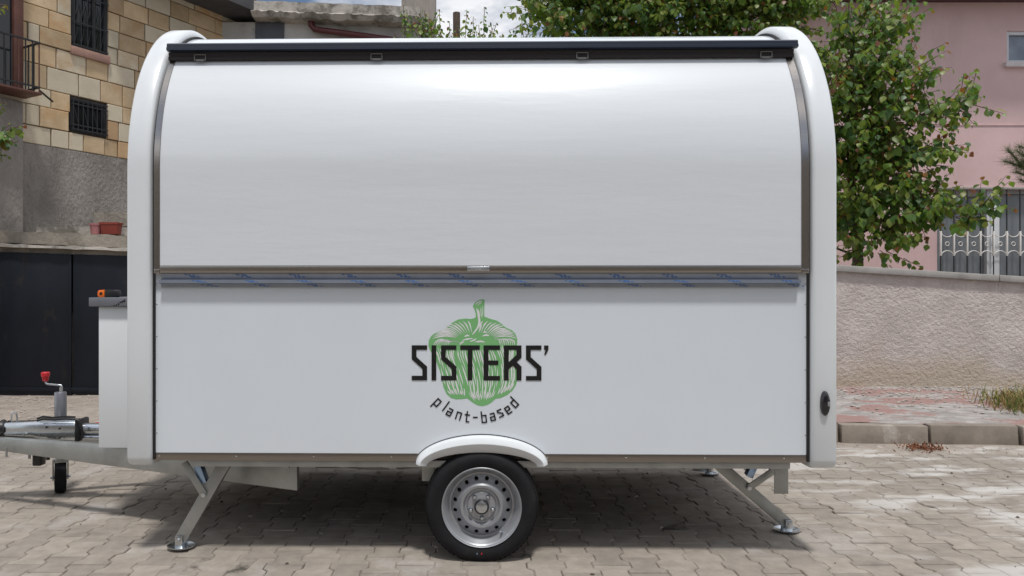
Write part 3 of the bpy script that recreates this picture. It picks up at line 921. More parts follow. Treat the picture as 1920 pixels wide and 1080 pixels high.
# baseline centre of each letter (pixels of the enlarged logo) and its turn
PB = [('p', 272, 790, 44), ('l', 325, 828, 36), ('a', 360, 858, 27), ('n', 425, 885, 17), ('t', 488, 902, 7), ('-', 545, 892, 0), ('b', 606, 906, -6), ('a', 667, 892, -14), ('s', 722, 865, -25), ('e', 779, 842, -34), ('d', 826, 796, -45)]
XH = 46.0
for ch, zx, zy, ang in PB:
    ca, sa = math.cos(R(ang)), math.sin(R(ang))
    b = MB()
    def tr(p):
        u, v = (p[0] - .31) * XH, p[1] * XH
        return Vector((zx + u * ca + v * sa, zy + u * sa - v * ca))
    for st in SG[ch]:
        q = [tr(p) for p in st]
        for i in range(len(q) - 1):
            a, c = q[i], q[i + 1]
            d = (c - a).normalized(); nrm = Vector((-d.y, d.x)) * 4.6
            a2, c2 = a - d * 4.6, c + d * 4.6
            yy = -0.0024 - 0.0002 * i
            f = face(yy)
            b.add([f(*(a2 - nrm)), f(*(c2 - nrm)), f(*(c2 + nrm)), f(*(a2 + nrm))], [(0, 1, 2, 3)])
    b.build('letter', logo_k, TR, smooth=0)

pep = [(228, 390), (230, 355), (244, 328), (266, 308), (300, 293), (345, 275), (365, 258), (392, 232), (430, 212), (480, 206), (512, 209), (535, 205), (549, 194), (546, 165), (537, 140), (527, 122),
       (541, 100), (566, 83), (596, 74), (607, 82), (605, 140), (605, 192), (640, 206), (690, 220), (725, 243), (745, 264), (790, 284), (814, 306), (827, 340), (827, 372), (822, 400), (818, 430),
       (825, 520), (829, 600), (820, 650), (797, 690), (757, 723), (717, 741), (680, 748), (650, 775), (622, 791), (592, 797), (560, 792), (525, 772), (490, 745), (455, 750), (415, 752), (380, 742), (350, 715), (330, 670), (318, 610),
       (305, 560), (288, 515), (276, 470), (252, 440), (236, 415)]
b = MB(); b.prism([pep], face(-0.0008), face(0.0004))
pepper = b.build('pepper_emblem', logo_g, TR, smooth=0)
rl = random.Random(11)
b = MB()
def stroke(pts, wmax, w0=0.15, peak=0.5):
    pts = [Vector(p) for p in pts]
    # resample
    q = []
    nS = 9
    for i in range(nS):
        t = i / (nS - 1) * (len(pts) - 1); k = min(int(t), len(pts) - 2); fr = t - k
        p0_, p1_, p2_, p3_ = pts[max(k - 1, 0)], pts[k], pts[k + 1], pts[min(k + 2, len(pts) - 1)]
        q.append(0.5 * ((2 * p1_) + (p2_ - p0_) * fr + (2 * p0_ - 5 * p1_ + 4 * p2_ - p3_) * fr ** 2 + (3 * p1_ - p0_ - 3 * p2_ + p3_) * fr ** 3))
    vs = []
    f = face(-0.0013)
    for i, p in enumerate(q):
        d = (q[min(i + 1, nS - 1)] - q[max(i - 1, 0)])
        d = d.normalized() if d.length else Vector((0, 1))
        nrm = Vector((-d.y, d.x))
        t = i / (nS - 1)
        w = wmax * (w0 + (1 - w0) * max(0.0, math.sin(math.pi * t ** (math.log(.5) / math.log(peak))))) * (0.8 + 0.4 * rl.random())
        vs += [f(*(p - nrm * w / 2)), f(*(p + nrm * w / 2))]
    b.add(vs, [(2 * i, 2 * i + 1, 2 * i + 3, 2 * i + 2) for i in range(nS - 1)])
def lerp(a, c, t): return Vector(a).lerp(Vector(c), t)
def curve(pts, t):
    s = t * (len(pts) - 1); k = min(int(s), len(pts) - 2)
    return lerp(pts[k], pts[k + 1], s - k)
lobes = [([(262, 400), (292, 470), (312, 560), (330, 640), (352, 695), (385, 730)], [(410, 385), (402, 450), (440, 540), (466, 630), (480, 700), (478, 735)], 9),
         ([(420, 400), (415, 450), (455, 550), (482, 640), (500, 720), (540, 765)], [(655, 390), (690, 470), (704, 560), (700, 640), (680, 710), (650, 755)], 15),
         ([(668, 385), (704, 450), (722, 540), (722, 620), (704, 690), (690, 728)], [(816, 390), (806, 450), (812, 540), (816, 610), (806, 650), (780, 692)], 9)]
for Lc, Rc, nn in lobes:
    for i in range(nn):
        s = (i + .5 + rl.uniform(-.18, .18)) / nn
        wmx = 9.5 if nn == 15 else 10.0
        for t0, t1 in (((0.0, .46), (.5, .97)) if i % 2 else ((0.04, .30), (.34, .70), (.74, .98))):
            t0 += rl.uniform(-.02, .03); t1 += rl.uniform(-.05, .02)
            pts = [lerp(curve(Lc, t0 + (t1 - t0) * k / 5), curve(Rc, t0 + (t1 - t0) * k / 5), s) + Vector((rl.uniform(-1.5, 1.5), 0)) for k in range(6)]
            stroke(pts, wmx * rl.uniform(.6, 1.15), .1, rl.uniform(.35, .6))
# crown of the pepper: strokes running from the stem hollow to the shoulder
for i in range(26):
    a = R(174 - i * (168 / 25))
    if 80 < math.degrees(a) < 96: continue
    ex, ey = 300 * math.cos(a), 118 * math.sin(a)
    if math.degrees(a) > 90: ex *= 1.02
    ctr = Vector((545, 335))
    end = ctr + Vector((ex * .96, -ey * .98 + (18 if abs(ex) > 230 else 0)))
    sta = ctr + Vector((ex * .42, -ey * .30 + 4))
    mid = ctr + Vector((ex * .74, -ey * .82))
    stroke([sta, sta.lerp(mid, .5) + Vector((0, -4)), mid, end], 9.0 * rl.uniform(.7, 1.2), .1, .6)
for i in range(9):
    x = 300 + i * 12
    stroke([(x + 60, 350 + i * 3), (x + 10, 345 + i * 2), (x - 25, 365), (x - 38, 392)], 6 * rl.uniform(.6, 1.2))
for i in range(8):
    x = 690 + i * 14
    stroke([(x - 20, 345 - i), (x + 10, 345 + i), (x + 20, 365), (x + 22, 388)], 6 * rl.uniform(.6, 1.2))
for p in ([(455, 355), (490, 345), (530, 340)], [(470, 330), (490, 320), (505, 325)], [(590, 325), (615, 318), (640, 322)], [(595, 300), (610, 296), (622, 304)], [(505, 362), (535, 352), (552, 340)], [(540, 365), (580, 360), (610, 366)], [(440, 385), (450, 370), (470, 362)]):
    stroke(p, 11)
# stem
stroke([(552, 135), (566, 180), (572, 235), (556, 275), (524, 315)], 15, .3, .5)
stroke([(566, 140), (570, 165), (578, 190)], 6); stroke([(582, 130), (583, 165), (588, 200)], 6); stroke([(594, 120), (595, 160), (594, 196)], 5)
stroke([(545, 112), (565, 95), (596, 86)], 7); stroke([(556, 118), (575, 104), (590, 98)], 5); stroke([(570, 300), (582, 270), (588, 235)], 5)
b.build('pepper_hatching', logo_w, pepper, smooth=0, kind='stuff', recalc=False)

# tape measure on the worktop
tm0 = at(205, 557, 4.30)
TM = empty('tape_measure', (tm0.x, 4.30, bzt + .0515), R(-4)); tag(TM, 'small orange and black tape measure lying on grey worktop', 'tape measure')
b = MB(); b.prism([[(-.012, 0), (-.012, .043), (.045, .043), (.056, .036), (.060, .018), (.054, .004), (.046, 0)]], lambda u, v: (u, -.03, v), lambda u, v: (u, .03, v)); b.build('case', blackp, TM, bevel=.005)
b = MB(); b.prism([[(-.050, .003), (-.054, .012), (-.053, .032), (-.046, .041), (-.0125, .043), (-.0125, .001), (-.046, .0)]], lambda u, v: (u, -.031, v), lambda u, v: (u, .031, v)); b.build('front_cover', orange_p, TM, bevel=.004)
b = MB(); b.box(-.040, -.024, -.033, -.0305, .014, .029); b.build('emblem', blackp, TM)
# ------------------------------------------------------------------ end of trailer

# ------------------------------------------------------------------ stone house on the left
sandstone = mat('sandstone', (0.53, 0.41, 0.265), 0.9, var=0.12, scale=3.0, bump=0.35, bscale=30, bdist=0.01, alt=(0.46, 0.33, 0.19),
                stain=(0.46, 0.25, 0.10), sscale=2.4, slo=0.54, shi=0.74, rand=0.16)
sandpale = mat('pale_sandstone', (0.54, 0.475, 0.36), 0.9, var=0.10, scale=3.5, bump=0.35, bscale=30, bdist=0.01,
               stain=(0.44, 0.30, 0.17), sscale=2.0, slo=0.55, shi=0.75, rand=0.12)
sandpink = mat('rust_sandstone', (0.50, 0.335, 0.19), 0.9, var=0.10, scale=3.5, bump=0.35, bscale=30, bdist=0.01,
               stain=(0.50, 0.42, 0.30), sscale=2.0, slo=0.55, shi=0.75, rand=0.12)
mortar = mat('mortar', (0.20, 0.16, 0.12), 0.95, var=0.3, scale=12, bump=0.4)
render_g = mat('rough_grey_render', (0.30, 0.275, 0.25), 0.95, var=0.22, scale=2.0, bump=1.0, bscale=22, bdist=0.05,
               stain=(0.17, 0.155, 0.14), sscale=0.9, slo=0.48, shi=0.66, coords='World', stretch=(1, 1, 0.55))
conc = mat('old_concrete', (0.28, 0.25, 0.21), 0.93, var=0.25, scale=4, bump=0.7, bscale=22, bdist=0.02,
           stain=(0.13, 0.115, 0.09), sscale=1.8, slo=0.5, shi=0.68)
conc_pale = mat('pale_concrete', (0.42, 0.39, 0.35), 0.93, var=0.2, scale=4, bump=0.6, bscale=25, bdist=0.02,
                stain=(0.17, 0.155, 0.13), sscale=2.6, slo=0.5, shi=0.62)
dglass = mat('dark_glass', (0.012, 0.014, 0.018), 0.08, var=0.0)
iron = mat('black_iron', (0.012, 0.013, 0.016), 0.5)
brownwood = mat('brown_paint', (0.11, 0.042, 0.03), 0.55, var=0.2, scale=6)
soffit_m = mat('dark_soffit', (0.07, 0.07, 0.075), 0.9, var=0.2)
wash = mat('whitewash', (0.46, 0.45, 0.43), 0.92, var=0.14, scale=2.5, bump=0.3, bscale=20, stain=(0.25, 0.24, 0.23), sscale=1.5, slo=0.5, shi=0.7)
pipe_m = mat('oxblood_pipe', (0.09, 0.018, 0.02), 0.4)
gate_m = mat('navy_gate_paint', (0.007, 0.010, 0.016), 0.5, spec=0.3, var=0.3, scale=3, stain=(0.035, 0.026, 0.02), sscale=3.4, slo=0.58, shi=0.74, rvar=0.12, coords='World', stretch=(1, 1, .5))

UX, UY = 0.505, 0.863
H0 = Vector((-0.604 * 9.5, 9.5, 0))
HS = empty('stone_house', H0, math.atan2(UY, UX))
tag(HS, 'old house of tan sandstone blocks with barred windows above grey render', 'house')
def s_of(px):
    k = (px - PX0) / FPX
    return (9.5 * k - H0.x) / (UX - UY * k)
def d_of(s): return 9.5 + UY * s
def z_on(px, py): return CAMZ + (PY0 - py) * d_of(s_of(px)) / FPX
SMIN, SMAX = -2.7, 3.9
b = MB(); b.box(SMIN, SMAX, 0.05, 0.35, 0, 7.2); b.build('wall', mortar, HS)
b = MB(); b.box(SMIN, SMAX, -0.02, 0.049, -0.05, 3.212); b.build('rendered_base', render_g, HS)
zb_ = [3.215, 3.456, 3.724, 3.963, 4.271, 4.545, 4.778, 5.025, 5.28, 5.53, 5.78, 6.05, 6.32, 6.6]
jpx = [[95, 128, 155, 195, 220], [47, 73, 128, 200, 221], [95, 131, 200, 229], [50, 88, 147, 188, 229], [105, 161, 202], [51, 73, 133, 200, 220], [91, 133, 201, 222], [107, 133, 201, 224], [60, 133, 201, 230]]
wins = [(s_of(131), s_of(200), z_on(131, 249) + .03, z_on(131, 181)), (s_of(133), s_of(201), z_on(133, 86), z_on(133, 86) + 1.25)]
rs = random.Random(5)
allowed = {}
for ci in range(len(zb_) - 1):
    z0, z1 = zb_[ci], zb_[ci + 1]
    js = [s_of(p) for p in jpx[ci]] if ci < len(jpx) else [rs.uniform(.1, .3), .8, 1.2]
    s = SMIN; left = []
    while s < s_of(36) - .25:
        left.append(s); s += rs.uniform(.3, .6)
    s = js[-1]
    right = []
    while s < SMAX:
        s += rs.uniform(.32, .62); right.append(min(s, SMAX))
    ends = sorted(set([SMIN] + left + js + right))
    for a, c in zip(ends, ends[1:]):
        if c - a < .06: continue
        pieces = [(a, c, z0, z1)]
        for (w0, w1, v0, v1) in wins:
            nx = []
            for (p, q, u, t) in pieces:
                if q <= w0 + .01 or p >= w1 - .01 or t <= v0 + .01 or u >= v1 - .01:
                    nx.append((p, q, u, t)); continue
                if p < w0 - .05: nx.append((p, w0, u, t))
                if q > w1 + .05: nx.append((w1, q, u, t))
                pp, qq = max(p, w0), min(q, w1)
                if u < v0 - .04: nx.append((pp, qq, u, v0))
                if t > v1 + .04: nx.append((pp, qq, v1, t))
            pieces = nx
        for (p, q, u, t) in pieces:
            gp_ = .006
            dp = rs.uniform(-.012, .006)
            b = MB()
            w, h = q - p - 2 * gp_, t - u - 2 * gp_
            if w < .03 or h < .03: continue
            e = .007
            b.add([(0, 0.06, 0), (w, 0.06, 0), (w, 0.06, h), (0, 0.06, h), (0, e, 0), (w, e, 0), (w, e, h), (0, e, h),
                   (e, 0, e), (w - e, 0, e), (w - e, 0, h - e), (e, 0, h - e)],
                  [(0, 4, 5, 1), (1, 5, 6, 2), (2, 6, 7, 3), (3, 7, 4, 0), (4, 8, 9, 5), (5, 9, 10, 6), (6, 10, 11, 7), (7, 11, 8, 4), (8, 11, 10, 9)])
            mm = rs.choices([sandstone, sandpale, sandpink], [5, 3.4, 0.7])[0]
            o = b.build('stone_block', mm, HS, smooth=0)
            o.location = (p + gp_, -.012 + dp, u + gp_)
# windows
for wi, (w0, w1, v0, v1) in enumerate(wins):
    wr = empty('window', (w0, 0, v0)); wr.parent = HS
    W, H = w1 - w0, v1 - v0
    b = MB(); b.box(0, W, .028, .034, 0, H); b.build('pane', dglass, wr)
    b = MB()
    for x0, x1, z0, z1 in ((0.001, .05, 0, H), (W - .05, W - .001, 0, H), (.0505, W - .0505, 0.001, .05), (.0505, W - .0505, H - .05, H - .001)):
        b.box(x0, x1, .012, .0275, z0, z1)
    if wi: b.box(W * .58, W * .58 + .06, .011, .0276, .051, H - .051)
    b.build('frame', [iron, conc_pale][0], wr)
    b = MB()
    nb = 8 if wi == 0 else 6
    for i in range(nb):
        x = .03 + (W - .06) * i / (nb - 1)
        b.tube([(x, -.035, .01), (x, -.035, H - .01)], .0075, 6)
    for z in ((.03, .09, H - .09, H - .03) if wi == 0 else (.03, .34, .72, H - .03)):
        b.bar((0.005, -.036, z), (W - .005, -.036, z), .008, .018)
    if wi == 0:
        for i in range(0, nb - 1, 2):
            xa = .03 + (W - .06) * i / (nb - 1); xb = .03 + (W - .06) * (i + 1) / (nb - 1)
            b.tube([(xa, -.035, H - .1), (xb, -.035, .1)], .006, 6)
    else:
        for i in range(0, nb - 1):
            xa = .03 + (W - .06) * i / (nb - 1); xb = .03 + (W - .06) * (i + 1) / (nb - 1)
            for z in (.05, .40, .78):
                b.tube([(xa, -.035, z), ((xa + xb) / 2, -.035, z + .24), (xb, -.035, z)], .005, 6)
    for x in (0.02, W - .02):
        for z in (.06, H - .06): b.bar((x, -.035, z), (x, .03, z), .012, .012)
    b.build('window_grille', iron, wr, smooth=0)
    if wi:
        b = MB(); b.box(-.02, W + .02, -.05, .027, -.115, -.002); b.build('sill', mat('red_stone_sill', (0.33, 0.20, 0.16), .9, var=.15, scale=6, bump=.3), wr, bevel=.006)
# brown balcony door with iron railing at the left edge
dr = empty('balcony_door', (s_of(33) - .85, 0, 3.86)); dr.parent = HS
b = MB(); b.box(-.03, .12, -.14, -.03, 0, 2.4); b.box(.73, .85, -.14, -.03, 0, 2.4); b.box(.1205, .7295, -.14, -.03, 2.28, 2.4); b.build('frame', brownwood, dr, bevel=.006)
b = MB(); b.box(.1205, .5, -.10, -.04, 0, 2.28); b.build('leaf', brownwood, dr, bevel=.004)
b = MB(); b.box(.5005, .7295, -.09, -.05, 0, 2.28); b.build('pane', dglass, dr)
bal = empty('balcony', (s_of(33) - 1.0, -.10, 3.80)); bal.parent = HS
b = MB(); b.box(0, 1.08, -.31, .07, -.03, -.002); b.build('balcony_slab', brownwood, bal, bevel=.004)
b = MB()
for z in (.06, .62): b.bar((.0, -.30, z), (1.06, -.30, z), .02, .02); b.bar((1.05, -.29, z), (1.05, .07, z), .02, .02)
b.build('handrail', iron, bal, smooth=0)
for i in range(13):
    x = .04 + i * .084
    b = MB(); b.bar((x, -.30, -.0), (x, -.30, .61), .012, .012, up=(0, 1, 0)); b.build('baluster', brownwood if i % 3 == 0 else iron, bal, smooth=0)
for y in (-.18, -.06):
    b = MB(); b.bar((1.05, y, 0), (1.05, y, .61), .012, .012, up=(0, 1, 0)); b.build('baluster', iron, bal, smooth=0)
b = MB(); b.bar((1.06, -.28, .03), (1.36, -.06, -.02), .018, .018); b.build('stay_rod', iron, bal, smooth=0)
# roof slab over the porch
b = MB(); b.box(.95, 4.2, -.64, .4, 5.86, 6.05); b.build('porch_slab', soffit_m, HS)

b = MB(); b.box(SMIN + .01, s_of(37), -.10, -.021, 0, 3.72); b.build('buttress', render_g, HS, bevel=.03, seg=2)

# ledges above the gate
def ledge(name, x0, x1, y0, y1, z0, z1, m, tilt=0.0, label=None, rough=.012, nseg=26):
    b = MB(); rr_ = random.Random(len(name) * 7 + int(z0 * 100))
    for i in range(nseg + 1):
        x = x0 + (x1 - x0) * i / nseg
        dz = -tilt * (x - x0)
        j = [rr_.uniform(-rough, rough) for _ in range(4)]
        b.v += [(x, y0 + j[0], z0 + dz + j[1] * .4), (x, y0 + j[2], z1 + dz + j[3]), (x, y1, z1 + dz), (x, y1, z0 + dz)]
    for i in range(nseg):
        for a in range(4):
            c = (a + 1) % 4
            b.f.append((4 * i + a, 4 * i + c, 4 * i + 4 + c, 4 * i + 4 + a)); b.m.append(0)
    b.f += [(0, 1, 2, 3), tuple(4 * nseg + a for a in range(4))]; b.m += [0, 0]
    return b.build(name, m, smooth=40)
LX0, LX1 = -6.35, -3.0
ST = empty('concrete_landing', (LX0, 9.1, 1.78)); tag(ST, 'stained concrete landing and steps above the dark gate', 'landing')
def led(*a, **k):
    o = ledge(*a, **k)
    o.parent = ST; o.matrix_parent_inverse = Matrix.Translation(-Vector((LX0, 9.1, 1.78)))
    return o
led('beam', LX0, LX1, 9.12, 9.9, 1.80, 1.865, conc, .03)
led('lip', LX0, LX1, 9.03, 9.4, 1.867, 1.905, conc_pale, .035)
led('upper_beam', -5.95, LX1, 9.16, 9.95, 1.905, 2.055, conc, .04)
led('skirting', -5.5, LX1, 9.42, 10.1, 2.0, 2.13, conc_pale, .02)
led('step', -4.78, LX1, 9.46, 10.9, 2.13, 2.30, conc, .01)
led('riser', -6.35, LX1, 9.62, 9.7, 1.0, 1.85, render_g, 0)

# gate
GT = empty('metal_gate', (-6.3, 9.1, 0)); tag(GT, 'dark navy sheet-metal double gate behind the drawbar', 'gate')
gx = [(-6.35, at(134, 0, 9.1).x - .006), (at(136, 0, 9.1).x + .006, -3.0)]
for (a, c) in gx:
    b = MB()
    zt0, zt1 = 1.80 - .03 * (a + 6.35), 1.80 - .03 * (c + 6.35)
    b.add([(a + 6.3, 0, .03), (c + 6.3, 0, .01), (c + 6.3, .04, .01), (a + 6.3, .04, .03), (a + 6.3, 0, zt0), (c + 6.3, 0, zt1), (c + 6.3, .04, zt1), (a + 6.3, .04, zt0)],
          [(0, 3, 2, 1), (4, 5, 6, 7), (0, 1, 5, 4), (1, 2, 6, 5), (2, 3, 7, 6), (3, 0, 4, 7)])
    b.build('gate_leaf', gate_m, GT, bevel=.004)
b = MB(); x = at(130, 0, 9.1).x + 6.3; b.box(x, x + .03, -.014, -.001, .03, 1.735); b.build('cover_strip', gate_m, GT, bevel=.003)
b = MB(); b.bar((-.05, -.006, .10), (3.3, -.006, .08), .01, .05); b.build('bottom_rail', gate_m, GT, bevel=.002)

# flower pots on the landing
pot_pink = mat('pink_plastic_pot', (0.42, 0.17, 0.17), .5, var=.1); pot_red = mat('terracotta_plastic', (0.25, 0.045, 0.03), .5, var=.1)
pz = 2.055 - .04 * (-4.7 + 5.95) + .006
p1 = at(177, 441, 9.24); p2 = at(205, 441, 9.24)
FP = empty('flower_pot', (p1.x, 9.28, pz)); tag(FP, 'small pink round flower pot on the concrete landing', 'flower pot')
b = MB(); b.lathe([(0, 0), (.056, 0), (.072, .115), (.078, .116), (.079, .135), (.070, .135), (.06, .1), (0, .1)], (0, 0, 0), 'z', 24); b.build('pot', pot_pink, FP, smooth=40)
FP2 = empty('planter', (p2.x, 9.29, pz)); tag(FP2, 'red rectangular planter beside the pink pot', 'planter')
b = MB(); b.add([(-.098, -.06, 0), (.098, -.06, 0), (.098, .06, 0), (-.098, .06, 0), (-.108, -.07, .14), (.108, -.07, .14), (.108, .07, .14), (-.108, .07, .14)], [(0, 3, 2, 1), (0, 1, 5, 4), (1, 2, 6, 5), (2, 3, 7, 6), (3, 0, 4, 7)]); b.build('trough', pot_red, FP2, bevel=.006)
b = MB()
for x0, x1, y0, y1 in ((-.115, .115, -.077, -.066), (-.115, .115, .066, .077), (-.115, -.104, -.0655, .0655), (.104, .115, -.0655, .0655)): b.box(x0, x1, y0, y1, .128, .150)
b.build('rim', pot_red, FP2)
b = MB(); b.box(-.103, .103, -.065, .065, .10, .118); b.build('soil', mat('soil', (.05, .035, .025), .95, var=.3, bump=.5), FP2)

# ------------------------------------------------------------------ building behind the trailer
BH = empty('whitewashed_house', (-2.4, 12.3, 0)); tag(BH, 'pale house with crumbling concrete parapet and oxblood drainpipe behind trailer roof', 'house')
def bh(b, name, m, **k):
    o = b.build(name, m, BH, **k); o.matrix_parent_inverse = Matrix.Translation(-Vector((-2.4, 12.3, 0))); return o
b = MB(); b.box(-4.2, -.80, 12.3, 14.5, 0, 5.76); bh(b, 'wall', wash)
b = MB(); b.box(-3.53, -3.06, 12.26, 12.299, 4.5, 5.74); bh(b, 'door', mat('slate_door', (.07, .075, .09), .6, var=.15))
rr_ = random.Random(2)
b = MB(); nsg = 46
x0, x1 = -3.53, -.783
for i in range(nsg + 1):
    x = x0 + (x1 - x0) * i / nsg
    zb0 = 5.745 - .037 * (x - x0); zt0 = 6.03 - .037 * (x - x0)
    ck = .018 if i % 9 == 4 else 0
    j = [rr_.uniform(-.016, .016) for _ in range(6)]
    b.v += [(x, 12.06 + j[0], zb0 + j[1] + .02), (x, 12.0 + j[2] + ck, zb0 + .10 + j[3]), (x, 12.06 + ck + j[4] * .4, zb0 + .13), (x, 12.06 + ck + j[4] * .4, zt0 + j[5] * .3), (x, 12.6, zt0), (x, 12.6, zb0)]
for i in range(nsg):
    for a in range(6):
        c = (a + 1) % 6
        b.f.append((6 * i + a, 6 * i + c, 6 * i + 6 + c, 6 * i + 6 + a)); b.m.append(0)
b.f += [tuple(range(6)), tuple(6 * nsg + a for a in range(6))]; b.m += [0, 0]
bh(b, 'roof_parapet', conc_pale, smooth=25)
b = MB(); pp = [at(583, 34, 12.2), at(584, 48, 12.2), at(590, 55, 12.2), at(612, 58, 12.2), at(680, 67, 12.2), at(760, 78, 12.2)]
b.tube(pp, .05, 12); bh(b, 'drainpipe', pipe_m, smooth=60)
b = MB(); b.box(-1.14, -.565, 12.62, 13.1, 0, 6.7)
chim = b.build('concrete_column', mat('weathered_board_concrete', (.24, .215, .195), .92, var=.25, scale=3, bump=.4, bscale=14, stretch=(3, 3, .4)), bevel=.01, loc=(0, 0, 0))
tag(chim, 'weathered brown-grey concrete column rising beside the crumbling parapet', 'column')

# ------------------------------------------------------------------ garden wall on the right
stucco = mat('thrown_stucco', (0.60, 0.54, 0.505), 0.95, var=0.12, scale=3, bump=0.9, bscale=26, bdist=0.042,
             stain=(0.48, 0.43, 0.40), sscale=0.8, slo=0.5, shi=0.68, coords='World', alt=(.58, .51, .48))
def mud_line(m, col, z0, z1):
    nt = m.node_tree; N, L = nt.nodes, nt.links; b = N['Principled BSDF']
    src = b.inputs['Base Color'].links[0].from_socket
    g_ = N.new('ShaderNodeNewGeometry'); sx = N.new('ShaderNodeSeparateXYZ'); L.new(g_.outputs['Position'], sx.inputs[0])
    n = N.new('ShaderNodeTexNoise'); n.inputs['Scale'].default_value = 2.2; n.inputs['Detail'].default_value = 8; L.new(g_.outputs['Position'], n.inputs['Vector'])
    ad = N.new('ShaderNodeMath'); ad.operation = 'MULTIPLY_ADD'; ad.inputs[1].default_value = .9; L.new(n.outputs['Fac'], ad.inputs[0]); L.new(sx.outputs['Z'], ad.inputs[2])
    r1 = N.new('ShaderNodeMapRange'); r1.inputs['From Min'].default_value = z1 + .45; r1.inputs['From Max'].default_value = z0 + .45; L.new(ad.outputs[0], r1.inputs['Value'])
    mx = N.new('ShaderNodeMix'); mx.data_type = 'RGBA'; L.new(r1.outputs['Result'], mx.inputs[0]); L.new(src, mx.inputs[6]); mx.inputs[7].default_value = (*col, 1)
    L.new(mx.outputs[2], b.inputs['Base Color'])
def streaks(m, col, sx, sz, lo, hi):
    nt = m.node_tree; N, L = nt.nodes, nt.links; b = N['Principled BSDF']
    src = b.inputs['Base Color'].links[0].from_socket
    g_ = N.new('ShaderNodeNewGeometry'); mp = N.new('ShaderNodeMapping'); mp.inputs['Scale'].default_value = (sx, sx, sz); L.new(g_.outputs['Position'], mp.inputs['Vector'])
    n = N.new('ShaderNodeTexNoise'); n.inputs['Scale'].default_value = 1.0; n.inputs['Detail'].default_value = 9; n.inputs['Roughness'].default_value = .65; L.new(mp.outputs['Vector'], n.inputs['Vector'])
    r1 = N.new('ShaderNodeMapRange'); r1.inputs['From Min'].default_value = lo; r1.inputs['From Max'].default_value = hi; r1.inputs['To Max'].default_value = .75; L.new(n.outputs['Fac'], r1.inputs['Value'])
    mx = N.new('ShaderNodeMix'); mx.data_type = 'RGBA'; L.new(r1.outputs['Result'], mx.inputs[0]); L.new(src, mx.inputs[6]); mx.inputs[7].default_value = (*col, 1)
    L.new(mx.outputs[2], b.inputs['Base Color'])
streaks(stucco, (.37, .335, .315), 2.2, .5, .54, .68)
streaks(render_g, (.14, .13, .115), 2.6, .45, .52, .66)
streaks(conc_pale, (.15, .14, .12), 5, 2.5, .54, .64)
mud_line(stucco, (.50, .425, .345), .30, .62)
coping_m = mat('coping_concrete', (0.36, 0.345, 0.325), 0.9, var=0.2, scale=4, bump=.4, bscale=30, stain=(.2, .19, .18), sscale=2, slo=.5, shi=.7)
GW = empty('garden_wall', (4.2, 8.4, 0)); tag(GW, 'rough pinkish-grey stucco garden wall with concrete coping behind pavement', 'wall')
def wtop(x): return 1.60 - (x - 4.2) * .062
b = MB(); xa, xb = .3, 14
def skew_box(b, x0, x1, y0, y1, zf0, zf1):
    vs = []
    for x in (x0, x1):
        vs += [(x - 4.2, y0 - 8.4, zf0(x)), (x - 4.2, y1 - 8.4, zf0(x)), (x - 4.2, y1 - 8.4, zf1(x)), (x - 4.2, y0 - 8.4, zf1(x))]
    b.add(vs, [(0, 1, 2, 3), (7, 6, 5, 4), (0, 4, 5, 1), (1, 5, 6, 2), (2, 6, 7, 3), (3, 7, 4, 0)])
skew_box(b, xa, xb, 8.4, 8.6, lambda x: -.1, lambda x: wtop(x) - .075)
b.build('wall_body', stucco, GW)
x = xa; k = 0
while x < xb:
    b = MB(); x2 = min(x + 1.9, xb)
    skew_box(b, x + .003, x2 - .003, 8.35, 8.66, lambda q: wtop(q) - .074, lambda q: wtop(q) + random.uniform(-.002, .002))
    b.build('coping_stone', coping_m, GW, bevel=.008); x = x2

# rubble along the foot of the wall
rub = MB(); rr_ = random.Random(9)
ico = [(0, 0, 1), (.9, 0, .3), (.28, .85, .3), (-.72, .52, .3), (-.72, -.52, .3), (.28, -.85, .3), (0, 0, -.4)]
icf = [(0, 1, 2), (0, 2, 3), (0, 3, 4), (0, 4, 5), (0, 5, 1), (6, 2, 1), (6, 3, 2), (6, 4, 3), (6, 5, 4), (6, 1, 5)]
def scatter(name, n, fx, fy, fz, smin, smax, m, label, cat=None):
    b = MB()
    for _ in range(n):
        x = fx(); y = fy(x); s = smin + (smax - smin) * rr_.random() ** 3; a = rr_.uniform(0, 6.28)
        ca, sa = math.cos(a), math.sin(a)
        q = [rr_.uniform(.7, 1.2) for _ in range(7)]
        vs = [(x + s * q[i] * (vx * ca - vy * sa), y + s * q[i] * (vx * sa + vy * ca) * .8, fz(x, y) + s * .6 * vz * q[i]) for i, (vx, vy, vz) in enumerate(ico)]
        b.add(vs, icf)
    o = b.build(name, m, smooth=0, kind='stuff', recalc=False)
    tag(o, label)
    return o
gravel_m = mat('rubble', (0.36, 0.32, 0.29), .95, var=.35, scale=9, coords='World')
scatter('rubble', 2200, lambda: rr_.uniform(3.6, 7.4), lambda x: max(6.55, 8.38 - abs(rr_.gauss(0, .75))), lambda x, y: .16 + .03 * (y - 6.4), .004, .032, gravel_m, 'loose rubble and grit along the stucco wall')
scatter('gravel', 1500, lambda: rr_.uniform(-6.4, -2.6), lambda x: 9.05 - 2.4 * rr_.random() ** 1.3, lambda x, y: .018, .006, .03, gravel_m, 'loose gravel on bare ground before the dark gate')
scatter('grit', 500, lambda: rr_.uniform(2.4, 6), lambda x: kerb_y(x) - abs(rr_.gauss(0, .18)) - .01, lambda x, y: .008, .003, .013, gravel_m, 'fine grit along the foot of the kerb')
crumb_m = mat('dark_crumb', (.07, .06, .05), .9, var=.4, scale=30, coords='World')
scatter('ground_debris', 130, lambda: rr_.uniform(-3.2, 4.4), lambda x: rr_.uniform(3.3, 5.9), lambda x, y: .002, .003, .016, crumb_m, 'scattered dark crumbs and bits of litter on the paving')
